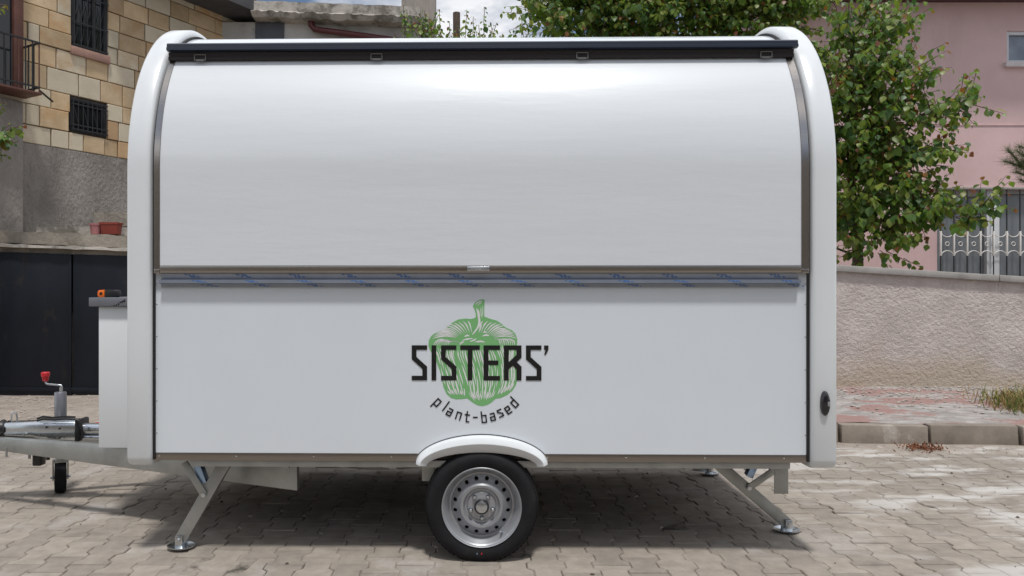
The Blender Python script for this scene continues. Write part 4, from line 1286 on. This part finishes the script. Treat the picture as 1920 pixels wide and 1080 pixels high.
# ------------------------------------------------------------------ pink house
pink = mat('pink_render', (0.66, 0.47, 0.465), 0.9, var=0.06, scale=1.6, bump=0.2, bscale=18, stain=(.61, .43, .425), sscale=.7, slo=.5, shi=.7, coords='World')
streaks(pink, (.56, .40, .395), 1.5, .25, .54, .70)
eave_m = mat('maroon_eave', (.10, .045, .055), .7, var=.15)
pvc = mat('white_window_frame', (.62, .64, .66), .4)
wglass = mat('curtained_glass', (.14, .155, .17), .12, var=.12, scale=2.0, stretch=(5, 1, .4))
whitepaint = mat('white_iron_paint', (.74, .72, .69), .5)
PHd = 11.5
PH = empty('pink_house', (8.5, PHd, 0)); tag(PH, 'pink rendered house with maroon eaves and white-grilled window', 'house')
def ph(b, name, m, parent=None, **k):
    o = b.build(name, m, parent or PH, **k)
    o.matrix_parent_inverse = Matrix.Translation(-Vector((8.5, PHd, 0))); return o
def X11(px): return (px - PX0) * PHd / FPX
def Z11(py): return CAMZ + (PY0 - py) * PHd / FPX
wx0, wx1 = X11(1757), X11(2140)
wz0, wz1 = 1.0, Z11(356)
sx0_, sx1_ = X11(1888), X11(1990)
sz0, sz1 = Z11(118), Z11(58)
pxl = X11(1545)
b = MB()
# facade in pieces round the openings
Y0, Y1 = PHd, PHd + .25
def fac(x0, x1, z0, z1): b.box(x0, x1, Y0, Y1, z0, z1)
fac(pxl, wx0, 0, wz1); fac(wx1, 14, 0, wz1); fac(wx0, wx1, 0, wz0)
fac(pxl, 14, wz1, sz0); fac(pxl, sx0_, sz0, sz1); fac(sx1_, 14, sz0, sz1); fac(pxl, 14, sz1, 5.78)
ph(b, 'facade', pink, smooth=0)
b = MB(); b.box(pxl, 14, Y1, Y1 + 6, 0, 5.78); ph(b, 'rear_body', pink, smooth=0)
b = MB(); b.box(pxl - .35, 14, PHd - .50, PHd + 6.5, 5.785, 5.93); ph(b, 'eave', eave_m)
b = MB(); b.box(pxl - .35, 14, PHd - .58, PHd - .501, 5.80, 5.95); ph(b, 'gutter', mat('plum_gutter', (.13, .03, .05), .45), bevel=.02)
b = MB(); b.add([(pxl - .4, PHd - .7, 5.94), (14, PHd - .7, 5.94), (14, PHd + 6.5, 5.94), (pxl - .4, PHd + 6.5, 5.94), (pxl + .5, PHd + 3, 7.6), (14, PHd + 3, 7.6)], [(0, 1, 5, 4), (2, 3, 4, 5), (0, 4, 3), (1, 2, 5), (0, 3, 2, 1)]); ph(b, 'roof', eave_m, smooth=0)
b = MB(); b.box(pxl, 14, PHd - .012, PHd - .001, Z11(234) - .012, Z11(234) + .004); ph(b, 'shadow_edge_line', pink)  # raised strip stands in for the lower edge of the eave's shadow
# main window
WM = empty('window', (wx0, PHd, wz0)); WM.parent = PH; WM.matrix_parent_inverse = Matrix.Translation(-Vector((8.5, PHd, 0)))
def wm(b, name, m, **k):
    o = b.build(name, m, WM, **k); o.matrix_parent_inverse = Matrix.Translation(-Vector((wx0, PHd, wz0))); return o
b = MB(); b.box(wx0, wx1, PHd + .10, PHd + .11, wz0, wz1); wm(b, 'pane', wglass)
post0, post1 = X11(1852), X11(1876)
b = MB(); b.box(post0, post1, PHd + .02, PHd + .099, wz0, wz1); wm(b, 'mullion', pvc, bevel=.006)
post2, post3 = X11(1984), X11(2008)
b = MB(); b.box(post2, post3, PHd + .02, PHd + .099, wz0, wz1); wm(b, 'mullion', pvc, bevel=.006)
b = MB(); b.box(wx0, post0 - .001, PHd + .03, PHd + .099, wz1 - .10, wz1 - .001); b.box(post1 + .001, post2 - .001, PHd + .03, PHd + .099, wz1 - .06, wz1 - .001); b.box(post3 + .001, wx1, PHd + .03, PHd + .099, wz1 - .06, wz1 - .001); wm(b, 'head_rail', mat('grey_shutter_box', (.30, .29, .28), .6, var=.1))
b = MB(); b.box(wx0 - .05, wx1 + .05, PHd - .05, PHd - .001, wz1 + .001, wz1 + .035); wm(b, 'hood_moulding', coping_m, bevel=.005)
# iron grille: dark bars, white ornamental band
gy = PHd - .04
zo0, zo1 = Z11(474), Z11(441)
gxs = []
x = wx0 + .03
while x < wx1:
    gxs.append(x); x += .205
for x in gxs:
    b = MB(); b.tube([(x, gy, wz0), (x, gy, wz1)], .0085, 8); wm(b, 'grille_bar', iron)
    b = MB(); b.box(x - .013, x + .013, gy - .014, gy + .014, zo0 - .05, zo1 + .06); wm(b, 'band_post', whitepaint, bevel=.003)
for xa_, xb_ in zip(gxs, gxs[1:]):
    b = MB(); zc = (zo0 + zo1) / 2; cx = (xa_ + xb_) / 2; hw = (xb_ - xa_) / 2 - .012
    up = [(cx + hw * math.cos(a), gy, zo1 + .045 - .075 * math.sin(a)) for a in [math.pi * q / 10 for q in range(11)]]
    dn = [(cx + hw * math.cos(a), gy, zo0 - .045 + .075 * math.sin(a)) for a in [math.pi * q / 10 for q in range(11)]]
    b.tube(up, .007, 6); b.tube(dn, .007, 6)
    ring = [(cx + .030 * math.cos(2 * math.pi * q / 14), gy, zc + .030 * math.sin(2 * math.pi * q / 14)) for q in range(15)]
    b.tube(ring, .0065, 6, cap=False)
    wm(b, 'scroll_ornament', whitepaint, smooth=60)
# small upper window
SW = empty('window', (sx0_, PHd, sz0)); SW.parent = PH; SW.matrix_parent_inverse = Matrix.Translation(-Vector((8.5, PHd, 0)))
def sw(b, name, m, **k):
    o = b.build(name, m, SW, **k); o.matrix_parent_inverse = Matrix.Translation(-Vector((sx0_, PHd, sz0))); return o
b = MB(); b.box(sx0_, sx1_, PHd + .08, PHd + .09, sz0, sz1); sw(b, 'pane', mat('pale_glass', (.22, .26, .32), .1, var=.3, scale=3))
b = MB()
for x0, x1, z0, z1 in ((sx0_, sx0_ + .05, sz0, sz1), (sx1_ - .05, sx1_, sz0, sz1), (sx0_ + .051, sx1_ - .051, sz0, sz0 + .05), (sx0_ + .051, sx1_ - .051, sz1 - .05, sz1)):
    b.box(x0, x1, PHd + .03, PHd + .079, z0, z1)
sw(b, 'frame', pvc, smooth=0)
b = MB(); b.box(sx0_ - .06, sx1_ + .06, PHd - .07, PHd + .028, sz0 - .075, sz0 - .001); sw(b, 'sill', mat('white_sill', (.66, .60, .60), .7, var=.08), bevel=.006)

# ------------------------------------------------------------------ trees
def leaf_material(name, trans=0.42):
    m = bpy.data.materials.new(name); m.use_nodes = True
    nt = m.node_tree; N, L = nt.nodes, nt.links
    b = N['Principled BSDF']; out = N['Material Output']
    at_ = N.new('ShaderNodeAttribute'); at_.attribute_name = 'tint'
    oi = N.new('ShaderNodeObjectInfo')
    L.new(at_.outputs['Color'], b.inputs['Base Color'])
    b.inputs['Roughness'].default_value = 0.42
    tr = N.new('ShaderNodeBsdfTranslucent')
    hs = N.new('ShaderNodeHueSaturation'); hs.inputs['Value'].default_value = 1.5; hs.inputs['Saturation'].default_value = 1.1
    L.new(at_.outputs['Color'], hs.inputs['Color']); L.new(hs.outputs['Color'], tr.inputs['Color'])
    mx = N.new('ShaderNodeMixShader'); mx.inputs[0].default_value = trans
    L.new(b.outputs[0], mx.inputs[1]); L.new(tr.outputs[0], mx.inputs[2]); L.new(mx.outputs[0], out.inputs['Surface'])
    return m
leaf_m = leaf_material('apricot_leaf')
bark = mat('bark', (.10, .075, .055), .9, var=.35, scale=14, bump=.8, bscale=40, stretch=(1, 1, .3))
twig_m = mat('twig_bark', (.13, .06, .04), .75, var=.2)

LV = np.array([(0, 0, 0), (-.36, .28, .05), (-.38, .58, .03), (0, 1.0, -.16), (.38, .58, .03), (.36, .28, .05), (0, .30, -.01), (0, .62, -.05)])
LF = [(0, 6, 1), (6, 7, 2, 1), (7, 3, 2), (0, 5, 6), (6, 5, 4, 7), (7, 4, 3)]
GREENS = [(.120, .205, .036), (.090, .172, .038), (.145, .230, .040), (.066, .135, .040), (.180, .245, .046), (.23, .28, .06)]
TIPS = [(.20, .15, .03), (.23, .105, .04), (.17, .175, .04), (.27, .135, .04), (.21, .085, .045)]

def leaf_mesh(name, leaves, m):
    n = len(leaves)
    V = np.zeros((n, 8, 3)); C = np.zeros((n, 8, 4))
    for i, (p, Mx, s, c) in enumerate(leaves):
        V[i] = (LV * s) @ Mx.T + p
        C[i, :, :3] = c; C[i, :, 3] = 1
    me = bpy.data.meshes.new(name)
    F = [tuple(q + 8 * i for q in f) for i in range(n) for f in LF]
    me.from_pydata(V.reshape(-1, 3).tolist(), [], F)
    ca = me.color_attributes.new('tint', 'FLOAT_COLOR', 'POINT')
    ca.data.foreach_set('color', C.reshape(-1).astype(np.float32))
    me.polygons.foreach_set('use_smooth', [True] * len(me.polygons))
    me.materials.append(m)
    return me

def frame(d, nrm):
    d = d / np.linalg.norm(d)
    x = np.cross(d, nrm); l = np.linalg.norm(x)
    x = x / l if l > 1e-6 else np.array((1., 0, 0))
    z = np.cross(x, d)
    return np.stack([x, d, z], axis=1)

def grow_shoot(rng, p, d, length, leaves, twigs, size, gap, droop, tipness, r0=.006):
    """a shoot with alternate hanging leaves, the youngest at the tip"""
    p = np.array(p, float); d = np.array(d, float); d /= np.linalg.norm(d)
    steps = max(3, int(length / gap)); pts = [p.copy()]
    side = rng.uniform(0, 6.28)
    for i in range(steps):
        t = i / steps
        d = d + np.array((rng.gauss(0, .06), rng.gauss(0, .06), rng.gauss(0, .05) + droop))
        d /= np.linalg.norm(d)
        p = p + d * length / steps
        pts.append(p.copy())
        side += 2.4 + rng.uniform(-.4, .4)
        ref = np.array((0, 0, 1.)) if abs(d[2]) < .9 else np.array((1., 0, 0))
        a = np.cross(d, ref); a /= np.linalg.norm(a); c = np.cross(a, d)
        o = a * math.cos(side) + c * math.sin(side)
        ld = o * .9 + d * .3 + np.array((0, -.1, -.8 - .7 * rng.random()))
        nr = np.array((rng.gauss(0, .5), rng.gauss(-.35, .45), .8)) + o * .7
        s = size * (1.0 - .45 * t * (1 if t > .6 else .3)) * rng.uniform(.55, 1.25)
        col = rng.choice(GREENS)
        if t > .68 and rng.random() < tipness: col = rng.choice(TIPS)
        k = rng.uniform(.78, 1.2)
        leaves.append((p + o * .015, frame(ld, nr), s, tuple(q * k for q in col)))
    twigs.append((pts, r0))

def make_tree(name, label, base, limbs, clumps, seed, size=.105, individual=300, group=None, density=1.0, tipness=.5, upright=.4):
    rng = random.Random(seed)
    root = empty(name, base); tag(root, label, 'tree', group)
    inv = Matrix.Translation(-Vector(base))
    tb = MB()
    for pts, rs_ in limbs: tb.tube(pts, rs_, 10)
    o = tb.build('trunk', bark, root, smooth=60); o.matrix_parent_inverse = inv
    leaves, twigs = [], []
    for (c, rx, rz, ry, n) in clumps:
        c = np.array(c)
        for _ in range(int(n * density)):
            while True:
                u = np.array((rng.uniform(-1, 1), rng.uniform(-1, 1), rng.uniform(-1, 1)))
                if np.linalg.norm(u) < 1: break
            st = c + u * np.array((rx, ry, rz)) * .78
            d = u * np.array((1, .9, .8)) + np.array((0, -.12, upright))
            grow_shoot(rng, st, d, rng.uniform(.28, .75) * min(1, .5 + rz), leaves, twigs, size, .045, -.02, tipness)
    tw = MB()
    for pts, r0 in twigs:
        tw.tube([pts[0], pts[len(pts) // 2], pts[-1]], [r0, r0 * .7, r0 * .35], 4, cap=False)
    o = tw.build('twigs', twig_m, root, smooth=60, kind='stuff', recalc=False); o.matrix_parent_inverse = inv
    def vis(l):
        p = l[0]; px = PX0 + p[0] * FPX / p[1]; py = PY0 - (p[2] - CAMZ) * FPX / p[1]
        hid = 236 < px < 1572 and py > 62
        return -10 < px < 1930 and -10 < py < 1080 and not hid
    inner = leaves
    if individual:
        order = sorted(range(len(leaves)), key=lambda i: (not vis(leaves[i]), leaves[i][0][1] - leaves[i][2] * 3))
        pick = set(i for i in order[:individual] if vis(leaves[i]))
        pals = {}
        for i in pick:
            p, Mx, s, c = leaves[i]
            key = min(range(len(GREENS + TIPS)), key=lambda q: sum((a - b_) ** 2 for a, b_ in zip((GREENS + TIPS)[q], c)))
            if key not in pals:
                pals[key] = leaf_mesh('leaf', [(np.zeros(3), np.eye(3), 1.0, (GREENS + TIPS)[key])], leaf_m)
            lo = bpy.data.objects.new('leaf', pals[key]); COL.objects.link(lo); lo.parent = root
            m4 = Matrix([[*(Mx[r] * s), p[r]] for r in range(3)] + [[0, 0, 0, 1]])
            lo.matrix_parent_inverse = inv; lo.matrix_basis = m4
        inner = [l for i, l in enumerate(leaves) if i not in pick]
    o = bpy.data.objects.new('crown', leaf_mesh('crown', inner, leaf_m)); COL.objects.link(o); o.parent = root
    o.matrix_parent_inverse = inv; o['kind'] = 'stuff'
    return root

def cl(px, py, d, rx, rz, n, ry=None):
    p = at(px, py, d); k = d / FPX
    return (tuple(p), rx * k, rz * k, (ry if ry is not None else max(.3, .8 * rx * k)), n)
# apricot tree behind the garden wall, right
tb_ = at(1604, 480, 9.6)
A = [cl(1585, 110, 9.4, 60, 80, 42), cl(1600, 220, 9.3, 75, 85, 60), cl(1660, 180, 9.2, 50, 55, 28), cl(1690, 130, 9.2, 38, 30, 14), cl(1705, 215, 9.15, 45, 35, 18),
     cl(1755, 205, 9.1, 38, 14, 9, .15), cl(1800, 200, 9.1, 28, 12, 5, .12), cl(1822, 188, 9.1, 10, 14, 3, .08), cl(1615, 330, 9.3, 65, 65, 48), cl(1690, 290, 9.15, 50, 38, 22), cl(1735, 300, 9.1, 28, 22, 8, .15),
     cl(1650, 400, 9.2, 75, 45, 44), cl(1725, 395, 9.1, 50, 28, 22), cl(1785, 398, 9.05, 40, 20, 14, .2), cl(1830, 398, 9.05, 24, 16, 6, .15), cl(1640, 455, 9.2, 45, 26, 22), cl(1590, 400, 9.5, 40, 45, 20),
     cl(1620, 40, 9.5, 45, 45, 18), cl(1640, 80, 9.3, 30, 40, 10), cl(1560, 300, 9.6, 50, 80, 24)]
limbsA = [([(tb_.x + .1, 9.62, 0), (tb_.x + .05, 9.6, .7), tuple(at(1608, 470, 9.6)), tuple(at(1600, 400, 9.55)), tuple(at(1592, 250, 9.5)), tuple(at(1600, 60, 9.5))], [.085, .075, .065, .055, .04, .02]),
          ([tuple(at(1604, 440, 9.58)), tuple(at(1660, 410, 9.4)), tuple(at(1740, 405, 9.15)), tuple(at(1840, 395, 9.05))], [.04, .03, .02, .006]),
          ([tuple(at(1596, 330, 9.54)), tuple(at(1660, 260, 9.3)), tuple(at(1730, 215, 9.12)), tuple(at(1822, 195, 9.1))], [.04, .03, .018, .005]),
          ([tuple(at(1606, 480, 9.6)), tuple(at(1580, 470, 9.5)), tuple(at(1540, 455, 9.4))], [.02, .014, .008]),
          ([tuple(at(1594, 220, 9.5)), tuple(at(1640, 150, 9.3)), tuple(at(1690, 110, 9.2))], [.03, .02, .008])]
make_tree('apricot_tree', 'leafy apricot tree with reddish shoot tips in front of pink house', (tb_.x + .1, 9.62, 0), limbsA, A, 21, .118, 300, None, 1.6, .2)
# denser tree behind the trailer
tb2 = at(1250, 480, 11.0)
Bc = []
for px, py, rx, rz, n in ((1030, 10, 40, 60, 26), (1080, 30, 50, 60, 40), (1140, 20, 50, 60, 40), (1200, 30, 55, 60, 44), (1270, 20, 55, 60, 44), (1340, 30, 55, 60, 44), (1410, 20, 55, 60, 44), (1480, 25, 45, 55, 36), (1525, 0, 25, 40, 12),
                          (1080, -70, 70, 60, 30), (1180, -80, 70, 60, 30), (1280, -90, 70, 60, 30), (1380, -80, 70, 60, 30), (1460, -70, 60, 50, 20), (1230, -180, 120, 70, 36), (1100, 100, 60, 50, 24), (1200, 110, 60, 50, 24), (1300, 110, 60, 50, 24), (1400, 110, 60, 50, 24)):
    Bc.append(cl(px, py, 10.8, rx, rz, int(n * 2.3), .6))
limbsB = [([(tb2.x, 11.1, 0), (tb2.x + .05, 11.1, 1.5), tuple(at(1245, 150, 11.0)), tuple(at(1250, 0, 11)), tuple(at(1230, -150, 11))], [.13, .12, .09, .06, .03]),
          ([tuple(at(1245, 200, 11)), tuple(at(1150, 60, 10.9)), tuple(at(1050, -20, 10.8))], [.06, .04, .015]),
          ([tuple(at(1247, 180, 11)), tuple(at(1380, 50, 10.9)), tuple(at(1490, -10, 10.8))], [.06, .04, .015])]
make_tree('broadleaf_tree', 'dense dark green tree rising behind the trailer roof', (tb2.x, 11.1, 0), limbsB, Bc, 33, .115, 300, None, 1.0, .16)
# slender young tree against the sky: upright shoots only
rng = random.Random(4)
yb = at(880, 400, 10.2)
YT = empty('young_tree', (yb.x, 10.2, 0)); tag(YT, 'slender upright leafy shoots of a young tree against white sky', 'tree')
yinv = Matrix.Translation(-Vector((yb.x, 10.2, 0)))
lv, tw_ = [], []
shoots = [(828, 95, 822, 10), (846, 95, 842, 40), (876, 95, 872, 12), (893, 95, 888, 30), (907, 95, 905, 14), (924, 95, 921, 60), (938, 95, 941, 62), (862, 95, 856, 50), (990, 100, 975, 15), (1000, 100, 993, 0), (985, 95, 970, 62), (812, 95, 808, 50)]
for (ax, ay, bx_, by_) in shoots:
    p0_, p1_ = np.array(at(ax, ay, 10.2)), np.array(at(bx_, by_, 10.2))
    L_ = np.linalg.norm(p1_ - p0_)
    grow_shoot(rng, p0_, (p1_ - p0_), L_, lv, tw_, .088, .032, .012, .4, .006)
for _ in range(50):
    px, py = rng.uniform(812, 935), rng.uniform(85, 150)
    grow_shoot(rng, np.array(at(px, py, 10.2 + rng.uniform(-.2, .3))), (rng.gauss(0, .5), rng.gauss(0, .4), 1), rng.uniform(.25, .4), lv, tw_, .085, .045, -.01, .3, .006)
tb = MB(); tb.tube([(yb.x, 10.2, 0), (yb.x, 10.2, 2.0), tuple(at(872, 130, 10.2)), tuple(at(866, 95, 10.2))], [.06, .05, .035, .03], 10)
for (ax, ay, bx_, by_) in shoots: tb.tube([tuple(at(875, 190, 10.2)), tuple(at((ax + 875) / 2, 140, 10.2)), tuple(at(ax, ay, 10.2))], [.02, .014, .007], 6)
o = tb.build('trunk', bark, YT, smooth=60); o.matrix_parent_inverse = yinv
tw = MB()
for pts, r0 in tw_: tw.tube(pts[::3] + [pts[-1]], r0 * .7, 4, cap=False)
o = tw.build('twigs', twig_m, YT, smooth=60, kind='stuff', recalc=False); o.matrix_parent_inverse = yinv
o = bpy.data.objects.new('crown', leaf_mesh('crown', lv, leaf_m)); COL.objects.link(o); o.parent = YT; o.matrix_parent_inverse = yinv; o['kind'] = 'stuff'
# stump of a cut post overgrown with ivy beside the shoots
pb = at(857, 24, 11.3)
b = MB(); pts = [(0, 0, 0), (0, 0, 2), (0.005, 0, 4.2), (0, 0, pb.z)]
b.tube(pts, [.085, .08, .058, .055], 12); ps_ = b.build('old_post', bark, smooth=50, loc=(at(856, 0, 11.3).x, 11.3, 0)); tag(ps_, 'dark weathered post standing among the young shoots', 'post')
# bush beside the column
rng = random.Random(14)
lv, tw_ = [], []
for _ in range(70):
    px, py = rng.uniform(755, 812), rng.uniform(52, 130)
    grow_shoot(rng, np.array(at(px, py, 10.7 + rng.uniform(-.2, .3))), (rng.gauss(0, .5), rng.gauss(0, .4), 1), rng.uniform(.2, .36), lv, tw_, .075, .045, -.01, .3, .006)
bb = at(785, 130, 10.7)
BU = empty('tall_bush', (bb.x, 10.7, 0)); tag(BU, 'yellow-green bush in front of the concrete column', 'bush'); binv = Matrix.Translation(-Vector((bb.x, 10.7, 0)))
tb = MB(); tb.tube([(bb.x, 10.7, 0), (bb.x + .03, 10.7, 2.5), tuple(at(786, 90, 10.7))], [.05, .04, .015], 8)
for pts, r0 in tw_: tb.tube([pts[0], pts[-1]], .004, 4, cap=False)
o = tb.build('stems', bark, BU, smooth=60, kind='stuff'); o.matrix_parent_inverse = binv
o = bpy.data.objects.new('foliage', leaf_mesh('foliage', lv, leaf_m)); COL.objects.link(o); o.parent = BU; o.matrix_parent_inverse = binv; o['kind'] = 'stuff'
# climber at the left edge
rng = random.Random(8)
lv, tw_ = [], []
for (px, py, dx, dz, L_) in ((-20, 285, 1, .6, .42), (-15, 262, 1, .35, .40), (-25, 240, 1, -.2, .45), (-10, 275, .8, .9, .3), (-30, 200, 1, .1, .30), (-20, 190, 1, -.4, .22), (-28, 295, 1, .2, .3), (-15, 300, .6, .9, .3), (-25, 20, 1, .2, .28), (-22, 5, 1, -.1, .26), (-5, 270, .6, .2, .2), (-8, 255, .6, .5, .25), (10, 245, 1, .35, .22)):
    grow_shoot(rng, np.array(at(px, py, 8.8)), (dx, -.2, dz), L_, lv, tw_, .095, .036, -.03, .35, .005)
ce = at(-30, 300, 8.8)
CP = empty('climbing_plant', (ce.x, 8.8, 0)); tag(CP, 'bright green climber reaching in over the grey rendered wall at left', 'plant'); cinv = Matrix.Translation(-Vector((ce.x, 8.8, 0)))
tb = MB(); tb.tube([(ce.x - .1, 8.8, 0), (ce.x - .05, 8.8, 1.5), tuple(at(-30, 280, 8.8)), tuple(at(-30, 0, 8.8))], [.03, .025, .015, .008], 8)
for pts, r0 in tw_: tb.tube([pts[0], pts[len(pts) // 2], pts[-1]], .004, 4, cap=False)
o = tb.build('stems', twig_m, CP, smooth=60, kind='stuff'); o.matrix_parent_inverse = cinv
for i, (p, Mx, s, c) in enumerate(lv):
    if i == 0 or i % 6 == 0: lm_ = leaf_mesh('leaf', [(np.zeros(3), np.eye(3), 1.0, c)], leaf_m)
    lo = bpy.data.objects.new('leaf', lm_); COL.objects.link(lo); lo.parent = CP
    lo.matrix_parent_inverse = cinv; lo.matrix_basis = Matrix([[*(Mx[r] * s), p[r]] for r in range(3)] + [[0, 0, 0, 1]])

# pine: only branch tips reach into the frame at the right
needle_m = mat('pine_needles', (.12, .165, .06), .55, var=.25, scale=20)
rng = random.Random(6)
pt_ = at(2030, 480, 9.3)
PT = empty('pine_tree', (pt_.x, 9.3, 0)); tag(PT, 'young pine whose needle-covered branch tip enters at right edge', 'tree'); pinv = Matrix.Translation(-Vector((pt_.x, 9.3, 0)))
tb = MB(); tb.tube([(pt_.x, 9.3, 0), tuple(at(2030, 300, 9.3)), tuple(at(2025, 150, 9.3))], [.06, .045, .012], 10)
nb_ = MB()
brs = [((2028, 380), (1990, 355), (1945, 330), (1918, 302)), ((2028, 350), (1960, 335), (1912, 312), (1884, 302)), ((2028, 330), (1970, 300), (1935, 280), (1912, 275)), ((2028, 250), (2060, 220), (2090, 210)), ((2028, 300), (2070, 290), (2110, 280)), ((2028, 370), (2070, 355), (2100, 350)), ((2027, 230), (2000, 200), (1975, 190)), ((1945, 330), (1925, 330), (1905, 322)), ((1960, 335), (1925, 320), (1896, 288), (1890, 280)), ((1960, 330), (1930, 300), (1908, 284)), ((1975, 345), (1940, 345), (1912, 338)), ((1990, 330), (1945, 312), (1912, 312)), ((2025, 180), (2022, 150), (2020, 120))]
n_seen = len(brs)
for y_ in range(110, 460, 22):
    for sg in (-1, 1, 1, -1):
        ln = rng.uniform(.5, 1) * (50 + (y_ - 100) * .28)
        if sg < 0: ln = min(ln, 95)
        brs.append(((2028, y_ + 10), (2028 + sg * ln * .5, y_ - 4), (2028 + sg * ln, y_ - rng.uniform(5, 25))))
for bi, br in enumerate(brs):
    dsl = .03 if bi < n_seen else rng.uniform(-.3, .3)
    pts = [at(px, py, 9.3 + dsl * i) for i, (px, py) in enumerate(br)]
    tb.tube(pts, [.016] + [.010] * (len(pts) - 2) + [.005], 6)
    for i in range(len(pts) - 1):
        seg_ = pts[i + 1] - pts[i]
        for k in range(int(seg_.length / (.0011 if bi < n_seen else .003))):
            if i == 0 and rng.random() < .6: continue
            p = pts[i] + seg_ * rng.random()
            d = (seg_.normalized() * rng.uniform(.4, 1.1) + Vector((rng.gauss(0, .55), rng.gauss(0, .55), rng.gauss(0.1, .55)))).normalized()
            L_ = rng.uniform(.08, .15); w_ = d.cross(Vector((rng.gauss(0, 1), rng.gauss(0, 1), rng.gauss(0, 1)))).normalized() * .0022
            q = p + d * L_
            nb_.add([p - w_, p + w_, q], [(0, 1, 2)])
o = tb.build('trunk', bark, PT, smooth=60); o.matrix_parent_inverse = pinv
o = nb_.build('needles', needle_m, PT, smooth=0, kind='stuff', recalc=False); o.matrix_parent_inverse = pinv

# grass tuft on the pavement and dry litter in the gutter
def blades(name, m, n, fx, hmin, hmax, w, label, mats=None):
    rng = random.Random(len(label))
    b = MB()
    for _ in range(n):
        x, y, z = fx(rng); h = rng.uniform(hmin, hmax); a = rng.uniform(0, 6.28)
        dx, dy = math.cos(a) * w, math.sin(a) * w; lx, ly = rng.gauss(0, .45) * h, rng.gauss(0, .45) * h
        mi = 0 if not mats else rng.choices(range(len(mats)), [3.5, 3.5, 4][:len(mats)])[0]
        b.add([(x - dx, y - dy, z), (x + dx, y + dy, z), (x + lx * .4 + dx * .7, y + ly * .4 + dy * .7, z + h * .6), (x + lx * .4 - dx * .7, y + ly * .4 - dy * .7, z + h * .6), (x + lx, y + ly, z + h * .9)], [(0, 1, 2, 3), (3, 2, 4)], mi)
    o = b.build(name, mats or m, smooth=0, kind='stuff', recalc=False); tag(o, label)
    return o
straw = mat('dry_grass', (.36, .23, .10), .8, var=.25, scale=20); greeng = mat('green_grass', (.12, .16, .035), .7, var=.25, scale=20); oliveg = mat('olive_grass', (.24, .21, .06), .75, var=.25, scale=20)
def tuft(rng):
    u, v = rng.gauss(0, .5), rng.gauss(0, .5)
    x = 5.62 + .48 * u + .05 * v; y = 7.12 + .5 * v
    return (max(4.98 + .15 * abs(v), x), min(8.3, max(6.75, y)), .155 + .03 * (y - 6.4))
blades('grass_tuft', None, 3000, tuft, .04, .21, .0045, 'half-dry grass tuft growing on the pavement by the wall', [straw, oliveg, greeng])
def lit(rng):
    return (3.76 + rng.gauss(0, .085), 6.12 + rng.gauss(0, .06), .008 + abs(rng.gauss(0, .012)))
blades('leaf_litter', mat('dry_leaf_litter', (.22, .085, .04), .8, var=.3, scale=30), 260, lit, .008, .03, .008, 'small heap of dry brown litter in the gutter')

# ------------------------------------------------------------------ unseen house across the street, added for reflections and to block low sky light
OH = empty('unseen_reflection_house', (0, -6.2, 0)); tag(OH, 'unseen plain beige house across the street, added for hatch reflections and to block low sky', 'house')
beige = mat('beige_render', (.34, .30, .25), .9, var=.12, scale=2, bump=.3, bscale=20)
b = MB(); b.box(-15, 14, -2.5, 0, 0, 4.8); b.build('wall', beige, OH)
b = MB(); b.box(-15.3, 14.3, -2.8, .45, 4.801, 4.95); b.build('roof_slab', conc, OH)
for i, x in enumerate((-12.4, -9.4, -6.4, -3.4, 2.3, 5.2, 8.4, 11.4)):
    b = MB(); b.box(x - .6, x + .6, .001, .02, 1.1, 2.5); w_ = b.build('window', pvc, OH)
    b = MB(); b.box(x - .53, x + .53, .0205, .03, 1.17, 2.43); b.build('pane', dglass, w_)
b = MB(); b.box(-.9, .2, .001, .03, 0, 2.2); b.build('door', brownwood, OH)
